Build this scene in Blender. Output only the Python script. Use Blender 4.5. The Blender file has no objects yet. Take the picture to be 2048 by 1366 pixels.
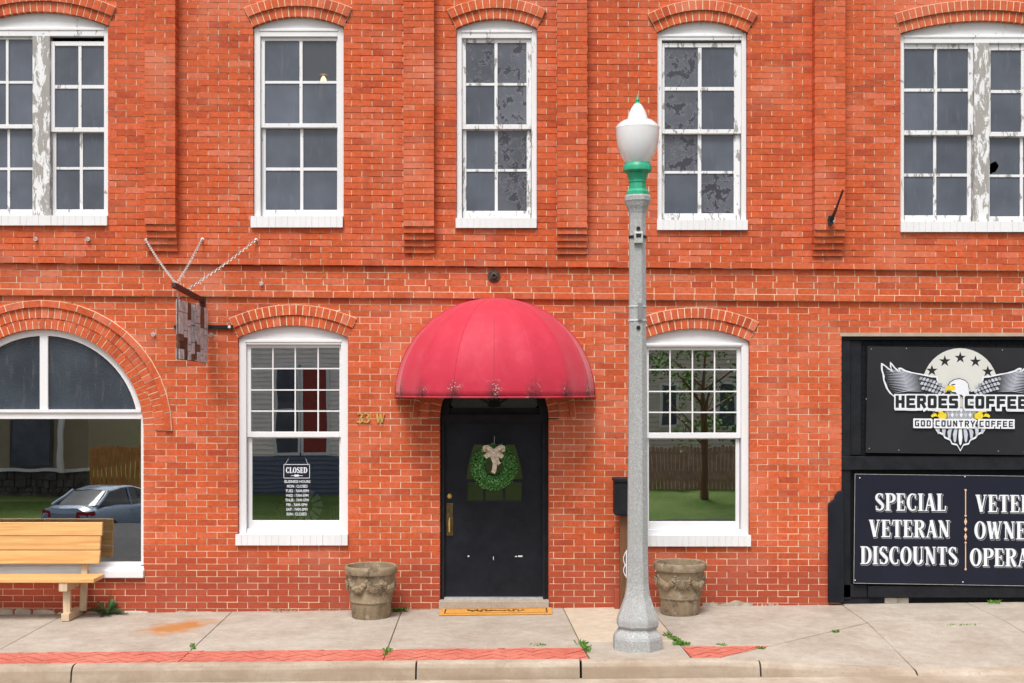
import bpy, bmesh, math, random
from mathutils import Vector, Matrix
R = math.radians
random.seed(7)
S = bpy.context.scene
COL = S.collection
# ------------------------------------------------------------------ camera, sky, sun, exposure
D, ZC, HZ, PX = 14.0, 2.443, 765.0, 185.0     # camera distance to the wall, eye height, horizon row, pixels per metre on the wall
cam = bpy.data.objects.new('camera', bpy.data.cameras.new('camera')); COL.objects.link(cam)
cam.location = (0, -D, ZC); cam.rotation_euler = (R(90), 0, 0)
cam.data.sensor_width = 36; cam.data.lens = 36 * PX * D / 2048
cam.data.shift_y = (HZ - 683) / 2048
cam.data.clip_end = 2000; cam.data.clip_start = .1
S.camera = cam
SUN_EL, SUN_AZ = 60, 197       # azimuth clockwise from +Y: light comes over the photographer's right shoulder
w = bpy.data.worlds.new('World'); S.world = w; w.use_nodes = True
nt = w.node_tree; bg = nt.nodes['Background']
sky = nt.nodes.new('ShaderNodeTexSky'); sky.sky_type = 'NISHITA'; sky.sun_disc = False
sky.sun_elevation = R(SUN_EL); sky.sun_rotation = R(SUN_AZ); sky.air_density = 1; sky.dust_density = 4; sky.ozone_density = 1
hs = nt.nodes.new('ShaderNodeHueSaturation'); hs.inputs['Saturation'].default_value = .22
nt.links.new(sky.outputs[0], hs.inputs['Color']); nt.links.new(hs.outputs[0], bg.inputs['Color'])
bg.inputs['Strength'].default_value = .118
sun = bpy.data.objects.new('sun', bpy.data.lights.new('sun', 'SUN')); COL.objects.link(sun)
sun.data.energy = 1.9; sun.data.angle = R(20); sun.data.color = (1, .97, .93)
az, el = R(SUN_AZ), R(SUN_EL)
sv = Vector((math.sin(az) * math.cos(el), math.cos(az) * math.cos(el), math.sin(el)))
sun.rotation_euler = sv.to_track_quat('Z', 'Y').to_euler(); sun.location = sv * 30
S.view_settings.view_transform = 'Standard'; S.view_settings.look = 'None'; S.view_settings.gamma = 1
S.view_settings.use_curve_mapping = False
S.view_settings.exposure = .62
S.render.engine = 'CYCLES'
S.cycles.max_bounces = 7; S.cycles.diffuse_bounces = 3; S.cycles.glossy_bounces = 4; S.cycles.transparent_max_bounces = 12

# ------------------------------------------------------------------ pixel helpers
def wx(px, d=0.): return (px - 1024) / (PX * D / (D - d))
def wz(py, d=0.): return ZC + (HZ - py) / (PX * D / (D - d))
def pave(X, d):                       # height of the pavement: follows the street's grade, falls a little to the kerb
    return .0113 * X * (1 - .25 * d / 2.6) - .008 * d / 2.6
def ramp(X, d):
    if X >= 3.566: return .105 * max(0, min(1, (d - 1.0) / 1.6))
    # fold line from (3.566,1.0) to (1.893,2.49)
    t = ((X - 1.893) * 1.49 + (d - 2.49) * 1.673) / math.hypot(1.49, 1.673)
    return .105 * max(0, min(1, t / 1.12))
def gz(X, d): return pave(X, d) - ramp(X, d)

# ------------------------------------------------------------------ objects
def empty(name, loc=(0, 0, 0), label=None, cat=None, group=None):
    o = bpy.data.objects.new(name, None); COL.objects.link(o); o.location = loc
    o.empty_display_size = .1
    tag(o, label, cat, group); return o
def tag(o, label=None, cat=None, group=None, kind=None):
    if label: o['label'] = label
    if cat: o['category'] = cat
    if group: o['group'] = group
    if kind: o['kind'] = kind
    return o
def rootloc(o):
    while o.parent: o = o.parent
    return o.location.copy() if o.type == 'EMPTY' else Vector((0, 0, 0))
class MB:
    def __init__(s): s.v, s.f, s.r, s.m = [], [], [], []
    def add(s, vs, fs, r=0., m=0):
        b = len(s.v); s.v += [tuple(v) for v in vs]; s.f += [tuple(b + i for i in f) for f in fs]
        s.r += [r] * len(fs); s.m += [m] * len(fs); return s
    def box(s, x0, x1, y0, y1, z0, z1, r=0., m=0):
        return s.add([(x0,y0,z0),(x1,y0,z0),(x1,y1,z0),(x0,y1,z0),(x0,y0,z1),(x1,y0,z1),(x1,y1,z1),(x0,y1,z1)],
              [(0,1,5,4),(1,2,6,5),(2,3,7,6),(3,0,4,7),(4,5,6,7),(0,3,2,1)], r, m)
    def prism(s, poly, y0, y1, r=0., m=0):        # polygon in XZ pushed along Y
        n = len(poly)
        vs = [(x, y0, z) for x, z in poly] + [(x, y1, z) for x, z in poly]
        fs = [tuple(range(n)), tuple(range(2*n-1, n-1, -1))] + [(i, i+n, (i+1)%n+n, (i+1)%n) for i in range(n)]
        return s.add(vs, fs, r, m)
    def slab(s, poly, zf, th, r=0., m=0):         # polygon in XY with height function, thickness th
        n = len(poly)
        vs = [(x, y, zf(x, -y)) for x, y in poly] + [(x, y, zf(x, -y) - th) for x, y in poly]
        fs = [tuple(range(n)), tuple(range(2*n-1, n-1, -1))] + [(i, i+n, (i+1)%n+n, (i+1)%n) for i in range(n)]
        return s.add(vs, fs, r, m)
    def bar(s, a, b, w, h=None, up=(0,0,1), r=0., m=0):
        a, b = Vector(a), Vector(b); h = h or w
        t = (b - a).normalized(); u = t.cross(Vector(up))
        if u.length < 1e-4: u = t.cross(Vector((1,0,0)))
        u.normalize(); v = u.cross(t)
        vs = [p + u*(sx*w/2) + v*(sy*h/2) for p in (a, b) for sx, sy in ((-1,-1),(1,-1),(1,1),(-1,1))]
        return s.add(vs, [(0,1,2,3),(7,6,5,4),(0,4,5,1),(1,5,6,2),(2,6,7,3),(3,7,4,0)], r, m)
    def tube(s, pts, rad, n=8, closed=False, m=0, cap=True):
        pts = [Vector(p) for p in pts]; k = len(pts); vs = []; pu = None
        for i, p in enumerate(pts):
            a = pts[i-1] if (i or closed) else p; b = pts[(i+1) % k] if (i < k-1 or closed) else p
            t = (b - a).normalized()
            u = t.cross(Vector((0,0,1))) if pu is None else pu - t * pu.dot(t)
            if u.length < 1e-3: u = t.cross(Vector((1,0,0)))
            u.normalize(); pu = u; v = t.cross(u)
            rr = rad[i] if isinstance(rad, (list, tuple)) else rad
            vs += [p + (u*math.cos(2*math.pi*j/n) + v*math.sin(2*math.pi*j/n)) * rr for j in range(n)]
        fs = [(i*n+j, i*n+(j+1)%n, ((i+1)%k)*n+(j+1)%n, ((i+1)%k)*n+j) for i in range(k if closed else k-1) for j in range(n)]
        if not closed and cap: fs += [tuple(range(n-1,-1,-1)), tuple(range((k-1)*n, k*n))]
        return s.add(vs, fs, 0, m)
    def lathe(s, prof, cx, cy, n=24, rot=0., m=0, cap=True):      # prof: (radius, z)
        vs = [(cx + r*math.cos(rot+2*math.pi*j/n), cy + r*math.sin(rot+2*math.pi*j/n), z) for r, z in prof for j in range(n)]
        k = len(prof)
        fs = [(i*n+j, i*n+(j+1)%n, (i+1)*n+(j+1)%n, (i+1)*n+j) for i in range(k-1) for j in range(n)]
        if cap: fs += [tuple(range(n-1,-1,-1)), tuple(range((k-1)*n, k*n))]
        return s.add(vs, fs, 0, m)
    def mesh(s, name, mats, off=Vector((0,0,0)), smooth=False, fixn=True):
        me = bpy.data.meshes.new(name)
        me.from_pydata([Vector(v) - off for v in s.v], [], s.f)
        for mt in (mats if isinstance(mats, (list, tuple)) else [mats]): me.materials.append(mt)
        if any(s.m): me.polygons.foreach_set('material_index', s.m)
        at = me.attributes.new('rnd', 'FLOAT', 'FACE'); at.data.foreach_set('value', s.r)
        if fixn:
            bm = bmesh.new(); bm.from_mesh(me); bmesh.ops.recalc_face_normals(bm, faces=bm.faces); bm.to_mesh(me); bm.free()
        if smooth:
            me.polygons.foreach_set('use_smooth', [True]*len(me.polygons))
            try: me.set_sharp_from_angle(angle=R(40))
            except Exception: pass
        me.update(); return me
    def build(s, name, mats, parent=None, smooth=False, kind=None, fixn=True, label=None, cat=None, group=None):
        off = rootloc(parent) if parent else Vector((0,0,0))
        o = bpy.data.objects.new(name, s.mesh(name, mats, off, smooth, fixn)); COL.objects.link(o)
        if parent: o.parent = parent
        tag(o, label, cat, group, kind); return o
def inst(name, me, parent, loc, rot=(0,0,0)):
    o = bpy.data.objects.new(name, me); COL.objects.link(o); o.parent = parent
    o.location = Vector(loc) - rootloc(parent); o.rotation_euler = rot; return o
def bevel(o, wd=.006, seg=2):
    m = o.modifiers.new('bevel', 'BEVEL'); m.width = wd; m.segments = seg; m.limit_method = 'ANGLE'; m.angle_limit = R(40); return o

# ------------------------------------------------------------------ materials
MATS = {}
class NT:
    def __init__(s, name):
        s.mat = bpy.data.materials.new(name); s.mat.use_nodes = True
        s.t = s.mat.node_tree; s.b = s.t.nodes['Principled BSDF']; s.out = s.t.nodes['Material Output']
        MATS[name] = s.mat
    def n(s, typ, **kw):
        nd = s.t.nodes.new('ShaderNode' + typ)
        for k, v in kw.items():
            if k in nd.inputs.keys(): nd.inputs[k].default_value = v
            else: setattr(nd, k, v)
        return nd
    def l(s, a, b): s.t.links.new(a, b)
    def co(s, scale=(1,1,1), kind='Object'):
        tc = s.n('TexCoord'); mp = s.n('Mapping'); mp.inputs['Scale'].default_value = scale
        s.l(tc.outputs[kind], mp.inputs[0]); return mp.outputs[0]
    def geo(s, scale=(1,1,1)):
        g = s.n('NewGeometry'); mp = s.n('Mapping'); mp.inputs['Scale'].default_value = scale
        s.l(g.outputs['Position'], mp.inputs[0]); return mp.outputs[0]
    def noise(s, co, scale, detail=4, rough=.55, dist=0):
        nd = s.n('TexNoise', Scale=scale, Detail=detail, Roughness=rough, Distortion=dist); s.l(co, nd.inputs['Vector']); return nd.outputs[0]
    def ramp(s, fac, stops, mode='LINEAR'):
        nd = s.n('ValToRGB'); cr = nd.color_ramp; cr.interpolation = mode
        while len(cr.elements) < len(stops): cr.elements.new(.5)
        for e, (p, c) in zip(cr.elements, stops):
            e.position = p; e.color = (c, c, c, 1) if isinstance(c, (int, float)) else tuple(c) + (1,)
        s.l(fac, nd.inputs[0]); return nd.outputs[0]
    def mix(s, fac, a, b, mode='MIX'):
        nd = s.n('MixRGB', blend_type=mode)
        for i, x in ((0, fac), (1, a), (2, b)):
            if hasattr(x, 'links') or hasattr(x, 'is_linked'): s.l(x, nd.inputs[i])
            elif isinstance(x, (int, float)): nd.inputs[i].default_value = x if i == 0 else (x, x, x, 1)
            else: nd.inputs[i].default_value = tuple(x) + (1,)
        return nd.outputs[0]
    def math(s, op, a, b=0., c=None):
        nd = s.n('Math', operation=op)
        for i, x in enumerate((a, b) if c is None else (a, b, c)):
            if hasattr(x, 'is_linked'): s.l(x, nd.inputs[i])
            else: nd.inputs[i].default_value = x
        return nd.outputs[0]
    def bump(s, h, strength=.3, dist=.01):
        nd = s.n('Bump', Strength=strength, Distance=dist); s.l(h, nd.inputs['Height']); s.l(nd.outputs[0], s.b.inputs['Normal']); return nd
    def col(s, c):
        if hasattr(c, 'is_linked'): s.l(c, s.b.inputs['Base Color'])
        else: s.b.inputs['Base Color'].default_value = tuple(c) + (1,)
        return s
    def rough(s, r, spec=None, metal=None):
        if hasattr(r, 'is_linked'): s.l(r, s.b.inputs['Roughness'])
        else: s.b.inputs['Roughness'].default_value = r
        if spec is not None: s.b.inputs['Specular IOR Level'].default_value = spec
        if metal is not None: s.b.inputs['Metallic'].default_value = metal
        return s
def simple(name, c, rough=.6, var=.15, scale=8, bump=.15, metal=0, spec=.4, dist=.004):
    m = NT(name); p = m.geo()
    n = m.noise(p, scale, 6, .6); n2 = m.noise(p, scale * 9, 3)
    f = m.ramp(n, [(.3, 1 - var), (.7, 1 + var)])
    m.col(m.mix(1., c, f, 'MULTIPLY')); m.rough(rough, spec, metal)
    if bump: m.bump(n2, bump, dist)
    return m.mat
def brick_mat(name, base, dark, pale, palef=.55):
    m = NT(name); p = m.geo()
    at = m.n('Attribute', attribute_name='rnd'); oi = m.n('ObjectInfo')
    r = m.math('FRACT', m.math('ADD', at.outputs['Fac'], oi.outputs['Random']))
    c = m.ramp(r, [(0, dark), (.14, tuple(x * .88 for x in base)), (.4, base), (.75, tuple(x * 1.08 for x in base)), (.92, (.62, .125, .05)), (1, (.62, .17, .09))])
    n = m.noise(p, 26, 6, .65)
    c = m.mix(1., c, m.ramp(n, [(.28, .72), (.72, 1.2)]), 'MULTIPLY')
    mid = m.noise(p, 5, 5, .6)
    c = m.mix(m.ramp(mid, [(.5, 0.), (.72, .3)]), c, (.42, .055, .028))
    run = m.noise(m.geo((5, 5, .5)), 1.6, 5, .65)          # rain streaks
    c = m.mix(m.ramp(run, [(.56, 0.), (.74, .3)]), c, (.3, .06, .04))
    soot = m.noise(p, 11, 6, .75)
    c = m.mix(m.ramp(soot, [(.64, 0.), (.76, .5)]), c, (.14, .045, .035))
    big = m.noise(p, 1.3, 5, .6)
    c = m.mix(m.ramp(big, [(.5, 0.), (.74, palef)]), c, pale)
    # darker red over the lowest courses with a noisy upper edge, and scuffed soot spots
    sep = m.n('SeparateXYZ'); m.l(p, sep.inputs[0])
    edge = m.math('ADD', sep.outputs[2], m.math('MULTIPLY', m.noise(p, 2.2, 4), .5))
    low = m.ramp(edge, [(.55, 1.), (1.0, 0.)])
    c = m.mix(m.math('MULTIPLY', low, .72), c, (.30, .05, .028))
    fl = m.noise(p, 60, 4, .7)
    c = m.mix(m.ramp(fl, [(.66, 0.), (.74, .45)]), c, (.62, .3, .2))
    m.col(c).rough(.75, .25)
    m.bump(m.noise(p, 90, 5, .6), .5, .004)
    return m.mat
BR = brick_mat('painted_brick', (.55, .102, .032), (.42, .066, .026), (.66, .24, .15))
def mortar_mat(plain=False):
    m = NT('arch_mortar' if plain else 'mortar'); p = m.geo()
    n = m.noise(p, 14, 5, .6)
    c = m.ramp(n, [(.3, (.5, .24, .13)), (.45, (.78, .6, .42)), (.75, (.85, .74, .58))])
    sep = m.n('SeparateXYZ'); m.l(p, sep.inputs[0])
    if plain: m.col(c).rough(.9, .2); return m.mat
    # in the upper storey the bed joints were painted over with the bricks
    ph = m.math('FRACT', m.math('DIVIDE', m.math('ADD', m.math('SUBTRACT', sep.outputs[2], Z_BAND1), m.math('MULTIPLY', sep.outputs[0], .0078)), PITCH))
    bed = m.math('MAXIMUM', m.math('LESS_THAN', ph, .12), m.math('GREATER_THAN', ph, .9))
    up = m.math('GREATER_THAN', sep.outputs[2], Z_BAND1 - .03)
    soft = m.ramp(m.noise(p, 3.5, 3), [(.46, 1.), (.62, .15)])
    c = m.mix(m.math('MULTIPLY', m.math('MULTIPLY', bed, up), soft), c, (.3, .06, .035))
    m.col(c).rough(.9, .2); m.bump(m.noise(p, 120, 3), .4, .004)
    return m.mat
PITCH = 12.65 / 185; Z_BAND2 = wz(598); Z_BAND1 = Z_BAND2 + 5 * PITCH
MORTAR = mortar_mat(); MORTAR_A = mortar_mat(True)
def paint_mat(name, peel, seed=0, c=(.75, .75, .765), under=((.42, .40, .38), (.24, .22, .2))):
    m = NT(name); p = m.geo((1, 1, .35))
    mp = m.n('Mapping'); mp.inputs['Location'].default_value = (seed * 3.1, 0, seed * 1.7); m.l(p, mp.inputs[0]); p = mp.outputs[0]
    n = m.noise(p, 15, 8, .7, .5)
    k = m.ramp(n, [(peel - .012, 1.), (peel + .012, 0.)])
    grain = m.noise(m.geo((60, 60, 4)), 1.6, 4)
    wood = m.mix(grain, under[0], under[1])
    dirt = m.mix(m.ramp(m.noise(p, 3, 4), [(.35, .18), (.6, 0.)]), c, (.55, .52, .47))
    m.col(m.mix(k, dirt, wood)).rough(.5, .35)
    h = m.mix(.25, m.math('SUBTRACT', 1., k), m.noise(m.geo(), 70, 3))
    m.bump(h, .5, .004); return m.mat
WHITE = paint_mat('white_paint', .28)
WORN = paint_mat('worn_white_paint', .375, 2)
PEEL = paint_mat('peeling_white_paint', .44, 5); MULL = paint_mat('flaking_mullion_paint', .52, 5)
SILLM = paint_mat('white_painted_brick', .27, 9)
def pane_mat(name, base, rough, peel=None, bumpy=0.):
    m = NT(name); p = m.geo()
    oi = m.n('ObjectInfo')
    v = m.math('ADD', m.math('MULTIPLY', oi.outputs['Random'], .35), .82)
    n = m.noise(p, 1.6, 3)
    c = m.mix(1., base, m.ramp(n, [(.3, .68), (.7, 1.35)]), 'MULTIPLY')
    c = m.mix(1., c, v, 'MULTIPLY')
    dirt = m.noise(m.geo((14, 14, 2.2)), 1.5, 5, .7)
    c = m.mix(m.ramp(dirt, [(.55, 0.), (.8, .35)]), c, (.2, .2, .21))
    if peel:
        mp = m.n('Mapping'); m.l(p, mp.inputs[0]); cx = m.n('CombineXYZ'); m.l(m.math('MULTIPLY', oi.outputs['Random'], 40), cx.inputs[0]); m.l(cx.outputs[0], mp.inputs['Location'])
        k = m.noise(mp.outputs[0], 8., 8, .72, .25)
        c = m.mix(m.ramp(k, [(peel, 0.), (peel + .012, 1.)]), c, (.035, .033, .045))
        c = m.mix(m.ramp(k, [(peel - .008, 0.), (peel - .002, .6), (peel + .006, .6), (peel + .012, 0.)]), c, (.33, .33, .36))
    m.col(c).rough(rough, .55)
    if bumpy: m.bump(m.noise(p, 55, 3), bumpy, .004)
    return m.mat
GLASS_UP = pane_mat('filmed_glass', (.075, .085, .11), .14)
GLASS_PEEL = pane_mat('peeling_film_glass', (.08, .085, .105), .18, .53)
GLASS_OBSC = pane_mat('pebbled_glass', (.04, .05, .065), .2, None, .5)
def clear_glass():
    m = NT('shop_glass'); t = m.t
    tr = m.n('BsdfTransparent'); tr.inputs[0].default_value = (.82, .84, .83, 1)
    gl = m.n('BsdfGlossy'); gl.inputs['Roughness'].default_value = .0
    gl.inputs['Color'].default_value = (.95, .97, 1, 1)
    bp = m.n('Bump', Strength=.02, Distance=.02); m.l(m.noise(m.geo((1, 1, 1)), 2.2, 1), bp.inputs['Height']); m.l(bp.outputs[0], gl.inputs['Normal'])
    fr = m.n('Fresnel', IOR=1.5)
    f = m.math('MINIMUM', m.math('ADD', fr.outputs[0], .36), 1.)
    mx = m.n('MixShader'); m.l(f, mx.inputs[0]); m.l(tr.outputs[0], mx.inputs[1]); m.l(gl.outputs[0], mx.inputs[2])
    m.l(mx.outputs[0], m.out.inputs['Surface']); return m.mat
GLASS = clear_glass()
def door_glass():
    m = NT('dark_door_glass'); m.col((.006, .007, .006)).rough(.03, 1.); return m.mat
GLASS_DOOR = door_glass()
def thin_film():
    m = NT('thin_film_glass'); m.col((.088, .096, .112)).rough(.12, .55); tp = m.n('BsdfTransparent'); mx = m.n('MixShader'); mx.inputs[0].default_value = .35
    m.l(m.b.outputs[0], mx.inputs[1]); m.l(tp.outputs[0], mx.inputs[2]); m.l(mx.outputs[0], m.out.inputs['Surface']); return m.mat
GLASS_THIN = thin_film()
BLACK = simple('black_door_paint', (.010, .012, .018), .5, .35, 5, .25, spec=.2, dist=.003)
BLACKW = simple('black_painted_wood', (.012, .013, .017), .6, .4, 7, .5, spec=.2)
BLACKB = simple('black_painted_brick', (.010, .011, .014), .65, .3, 12, .6, spec=.2)
PANELM = simple('sign_panel', (.020, .020, .024), .45, .15, 2, .05, spec=.25)
PANELN = simple('sign_panel_blue', (.010, .012, .024), .45, .15, 2, .05, spec=.25)
S_WHITE = simple('sign_white', (.72, .74, .78), .5, .05, 5, 0)
S_GREY = simple('sign_grey', (.33, .34, .36), .5, .05, 5, 0)
S_BLACK = simple('sign_black', (.012, .012, .016), .5, .05, 5, 0)
S_CREAM = simple('sign_disc', (.6, .6, .56), .5, .03, 5, 0)
S_YEL = simple('sign_yellow', (.72, .55, .03), .5, .15, 30, 0)
S_TAN = simple('sign_tan', (.7, .45, .3), .5, .05, 5, 0)
S_LAV = simple('sign_feather', (.5, .52, .6), .5, .1, 20, 0)
def awning_mat():
    m = NT('awning_fabric'); p = m.geo(); sep = m.n('SeparateXYZ'); m.l(p, sep.inputs[0])
    c = m.mix(m.ramp(m.noise(p, 2.5, 5), [(.3, 0.), (.75, .5)]), (.47, .016, .042), (.54, .03, .065))
    c = m.mix(m.ramp(m.noise(m.geo((9, 9, .8)), 1.5, 4), [(.6, 0.), (.85, .25)]), c, (.27, .012, .03))
    c = m.mix(m.ramp(m.noise(m.geo((1, 1, 1)), 7, 6, .7), [(.5, 0.), (.8, .4)]), c, (.6, .07, .11))
    h = m.math('SUBTRACT', sep.outputs[2], wz(793))
    # mildew sits at the foot of each seam
    ang = m.math('ARCTAN2', m.math('SUBTRACT', sep.outputs[0], wx(990)), m.math('MULTIPLY', sep.outputs[1], -1.15))
    sm = m.math('ABSOLUTE', m.math('SINE', m.math('MULTIPLY', ang, 8.)))
    near = m.ramp(sm, [(.1, 1.), (.75, 0.)])
    hh = m.ramp(m.math('ADD', h, m.math('MULTIPLY', m.noise(p, 16, 4, .7), .13)), [(.11, 1.), (.27, 0.)])
    k = m.math('MULTIPLY', m.math('MULTIPLY', near, hh), m.ramp(m.noise(p, 30, 5, .7), [(.33, 0.), (.55, 1.)]))
    c = m.mix(m.math('MULTIPLY', k, .9), c, (.035, .02, .022))
    vo = m.n('TexVoronoi', Scale=42.); m.l(p, vo.inputs['Vector'])
    sp = m.math('MULTIPLY', m.ramp(vo.outputs['Distance'], [(.3, 1.), (.36, 0.)]), m.math('MULTIPLY', m.ramp(m.noise(p, 9, 3), [(.52, 0.), (.6, 1.)]), m.math('MULTIPLY', near, hh)))
    c = m.mix(sp, c, (.6, .56, .55))
    m.col(c).rough(.6, .3); wv = m.noise(p, 220, 2); m.bump(wv, .15, .002)
    m.b.inputs['Sheen Weight'].default_value = .2
    return m.mat
AWN = awning_mat()
def concrete_mat(name, c, c2, speck=.5, stain=False, streak=False):
    m = NT(name); p = m.geo()
    k = m.mix(m.ramp(m.noise(p, 1.4, 6, .62), [(.32, 0.), (.7, 1.)]), c, c2)
    k = m.mix(1., k, m.ramp(m.noise(p, 9, 6, .65), [(.3, .86), (.7, 1.1)]), 'MULTIPLY')
    fine = m.noise(p, 170, 3, .7)
    k = m.mix(speck, k, m.ramp(fine, [(.3, .7), (.7, 1.2)]), 'MULTIPLY')
    spots = m.noise(p, 38, 3, .5)
    k = m.mix(m.ramp(spots, [(.66, 0.), (.70, .5)]), k, (.14, .115, .09))
    k = m.mix(m.ramp(m.noise(p, 20, 6, .8), [(.3, .35), (.45, 0.)]), k, (.62, .58, .52))
    if stain:      # rust stain left of the first planter
        mp = m.n('Mapping'); mp.inputs['Location'].default_value = (3.38, .85, 0); mp.inputs['Scale'].default_value = (1, 1, 1)
        m.l(p, mp.inputs[0]); mr = m.n('Mapping'); mr.inputs['Rotation'].default_value = (0, 0, R(-62))
        m.l(mp.outputs[0], mr.inputs[0]); ms = m.n('Mapping'); ms.inputs['Scale'].default_value = (.95, 1.7, 0); m.l(mr.outputs[0], ms.inputs[0])
        ln = m.n('VectorMath', operation='LENGTH'); m.l(ms.outputs[0], ln.inputs[0])
        dd = m.math('ADD', ln.outputs['Value'], m.math('MULTIPLY', m.noise(p, 5, 5, .6), .9))
        k = m.mix(m.ramp(dd, [(.62, .9), (1.4, 0.)]), k, (.40, .155, .03))
    if streak:
        k = m.mix(m.ramp(m.noise(m.geo((.8, .8, 9)), 1.5, 5), [(.45, 0.), (.75, .6)]), k, (.2, .13, .085))
    if streak:      # road grime on the upright face
        g_ = m.n('NewGeometry'); sx = m.n('SeparateXYZ'); m.l(g_.outputs['True Normal'], sx.inputs[0])
        up = m.ramp(sx.outputs[2], [(.25, 1.), (.8, 0.)])
        k = m.mix(m.math('MULTIPLY', up, m.ramp(m.noise(p, 4, 6, .7), [(.3, .3), (.6, .8)])), k, (.26, .19, .13))
    m.col(k).rough(.85, .25); m.bump(fine, .35, .003); return m.mat
CONC = concrete_mat('pavement_concrete', (.35, .29, .235), (.46, .41, .35), .8, True)
CONC2 = concrete_mat('pale_pavement_concrete', (.48, .39, .29), (.54, .46, .36), .5)
KERBM = concrete_mat('kerb_concrete', (.36, .28, .21), (.5, .43, .35), .8, False, True)
JOINT = simple('joint_dirt', (.06, .045, .03), .95, .4, 30, .3)
PAVER = concrete_mat('red_paver', (.50, .12, .085), (.58, .19, .135), .6)
def lamp_conc():
    m = NT('exposed_aggregate'); p = m.geo()
    vo = m.n('TexVoronoi', Scale=95.); m.l(p, vo.inputs['Vector'])
    c = m.ramp(vo.outputs['Color'], [(.0, .27), (.45, .37), (.8, .44), (1., .62)])
    c = m.mix(m.ramp(m.noise(p, 3, 5), [(.3, .0), (.75, .4)]), c, (.33, .35, .32))
    m.col(c).rough(.75, .3); m.bump(vo.outputs['Distance'], .4, .004); return m.mat
AGG = lamp_conc()
GREEN = simple('green_enamel', (.03, .34, .19), .4, .18, 14, .15)
def globe_mat():
    m = NT('acrylic_globe'); m.col((.98, .98, .99)).rough(.08, .9); m.b.inputs['Coat Weight'].default_value = 1.; m.b.inputs['Coat Roughness'].default_value = .03
    tp = m.n('BsdfTransparent'); tp.inputs[0].default_value = (.96, .97, .97, 1)
    b = m.n('MixShader'); b.inputs[0].default_value = .22; m.l(m.b.outputs[0], b.inputs[1]); m.l(tp.outputs[0], b.inputs[2])
    sep = m.n('SeparateXYZ'); m.l(m.geo(), sep.inputs[0])
    an = m.math('ARCTAN2', m.math('SUBTRACT', sep.outputs[0], (1275 - 1024) / (PX * D / (D - 2.1))), m.math('ADD', sep.outputs[1], 2.1))
    m.bump(m.math('SINE', m.math('MULTIPLY', an, 44.)), .16, .004)       # moulded prisms
    m.l(b.outputs[0], m.out.inputs['Surface']); return m.mat
GLOBE = globe_mat()
RUST = simple('rusty_iron', (.085, .022, .014), .7, .4, 20, .4)
IRON = simple('black_iron', (.012, .012, .014), .45, .3, 20, .2)
GALV = simple('galvanised_steel', (.55, .54, .52), .45, .2, 20, .1, metal=.5)
TIN = simple('weathered_tin', (.5, .5, .53), .5, .45, 14, .3, metal=.15)
RUSTY_TIN = simple('rusted_tin', (.15, .055, .03), .75, .45, 16, .4)
def wood_mat(name, a, b, sc=(1.2, 14, 14), dist=2.5, rough=.45):
    m = NT(name); p = m.geo(sc)
    oi = m.n('ObjectInfo'); mp = m.n('Mapping'); m.l(p, mp.inputs[0]); cx = m.n('CombineXYZ'); m.l(m.math('MULTIPLY', oi.outputs['Random'], 30), cx.inputs[2]); m.l(cx.outputs[0], mp.inputs['Location'])
    gn = m.noise(mp.outputs[0], 1.7, 5, .6, dist * .25); rg = m.math('FRACT', m.math('MULTIPLY', m.noise(mp.outputs[0], .55, 2, .4, .3), 9.))
    k = m.mix(m.math('MULTIPLY', m.ramp(gn, [(.35, 0.), (.7, 1.)]), m.ramp(rg, [(.2, .35), (.85, 1.)])), a, b)
    k = m.mix(1., k, m.ramp(m.noise(p, 4, 4), [(.3, .88), (.7, 1.1)]), 'MULTIPLY')
    m.col(k).rough(rough, .4); return m.mat
PINE = wood_mat('varnished_pine', (.72, .43, .17), (.54, .26, .085), (.5, 8, 8), 3.5)
PALEW = wood_mat('pale_timber', (.60, .46, .32), (.47, .33, .2), (12, 12, 1.2), 1.5, .7)
BROWNW = wood_mat('brown_post_wood', (.18, .08, .035), (.09, .04, .02), (14, 14, 1.2))
def terracotta():
    m = NT('weathered_terracotta'); p = m.geo()
    k = m.mix(m.ramp(m.noise(p, 5, 6, .65), [(.3, 0.), (.7, 1.)]), (.21, .155, .095), (.31, .235, .155))
    k = m.mix(m.ramp(m.noise(p, 13, 5, .7), [(.52, 0.), (.7, .7)]), k, (.42, .38, .31))
    k = m.mix(m.ramp(m.noise(p, 8, 6, .75), [(.54, 0.), (.66, .8)]), k, (.065, .05, .036))
    m.col(k).rough(.9, .2); m.bump(m.noise(p, 45, 5), .6, .006); return m.mat
TERRA = terracotta()
def leaf_mat(name, a, b):
    m = NT(name); at = m.n('Attribute', attribute_name='rnd')
    m.col(m.mix(at.outputs['Fac'], a, b)).rough(.5, .3); return m.mat
LEAF = leaf_mat('wreath_leaves', (.04, .16, .03), (.19, .46, .14))
WEED = leaf_mat('weed_leaves', (.05, .15, .02), (.17, .33, .05))
DRY = leaf_mat('dry_grass', (.3, .24, .13), (.45, .38, .24))
BURLAP = simple('burlap', (.74, .65, .52), .9, .15, 60, .4)
BRASS = simple('brass', (.66, .44, .12), .35, .15, 20, .05, metal=.4)
DBRASS = simple('tarnished_brass', (.13, .09, .04), .4, .35, 20, .1, metal=.6)
COIR = simple('coir_mat', (.62, .29, .055), .95, .25, 60, .8)
SOOT = simple('mat_print', (.09, .04, .015), .95, .25, 60, .3)
PIPE = simple('rusty_pipe', (.07, .04, .03), .6, .4, 30, .4)
STONE = simple('limestone', (.5, .45, .38), .9, .25, 8, .6, dist=.02)
ASPH = concrete_mat('asphalt', (.05, .05, .05), (.075, .073, .07), .6)
DARKIN = simple('dark_room', (.035, .03, .027), .9, .2, 2, 0)
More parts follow.
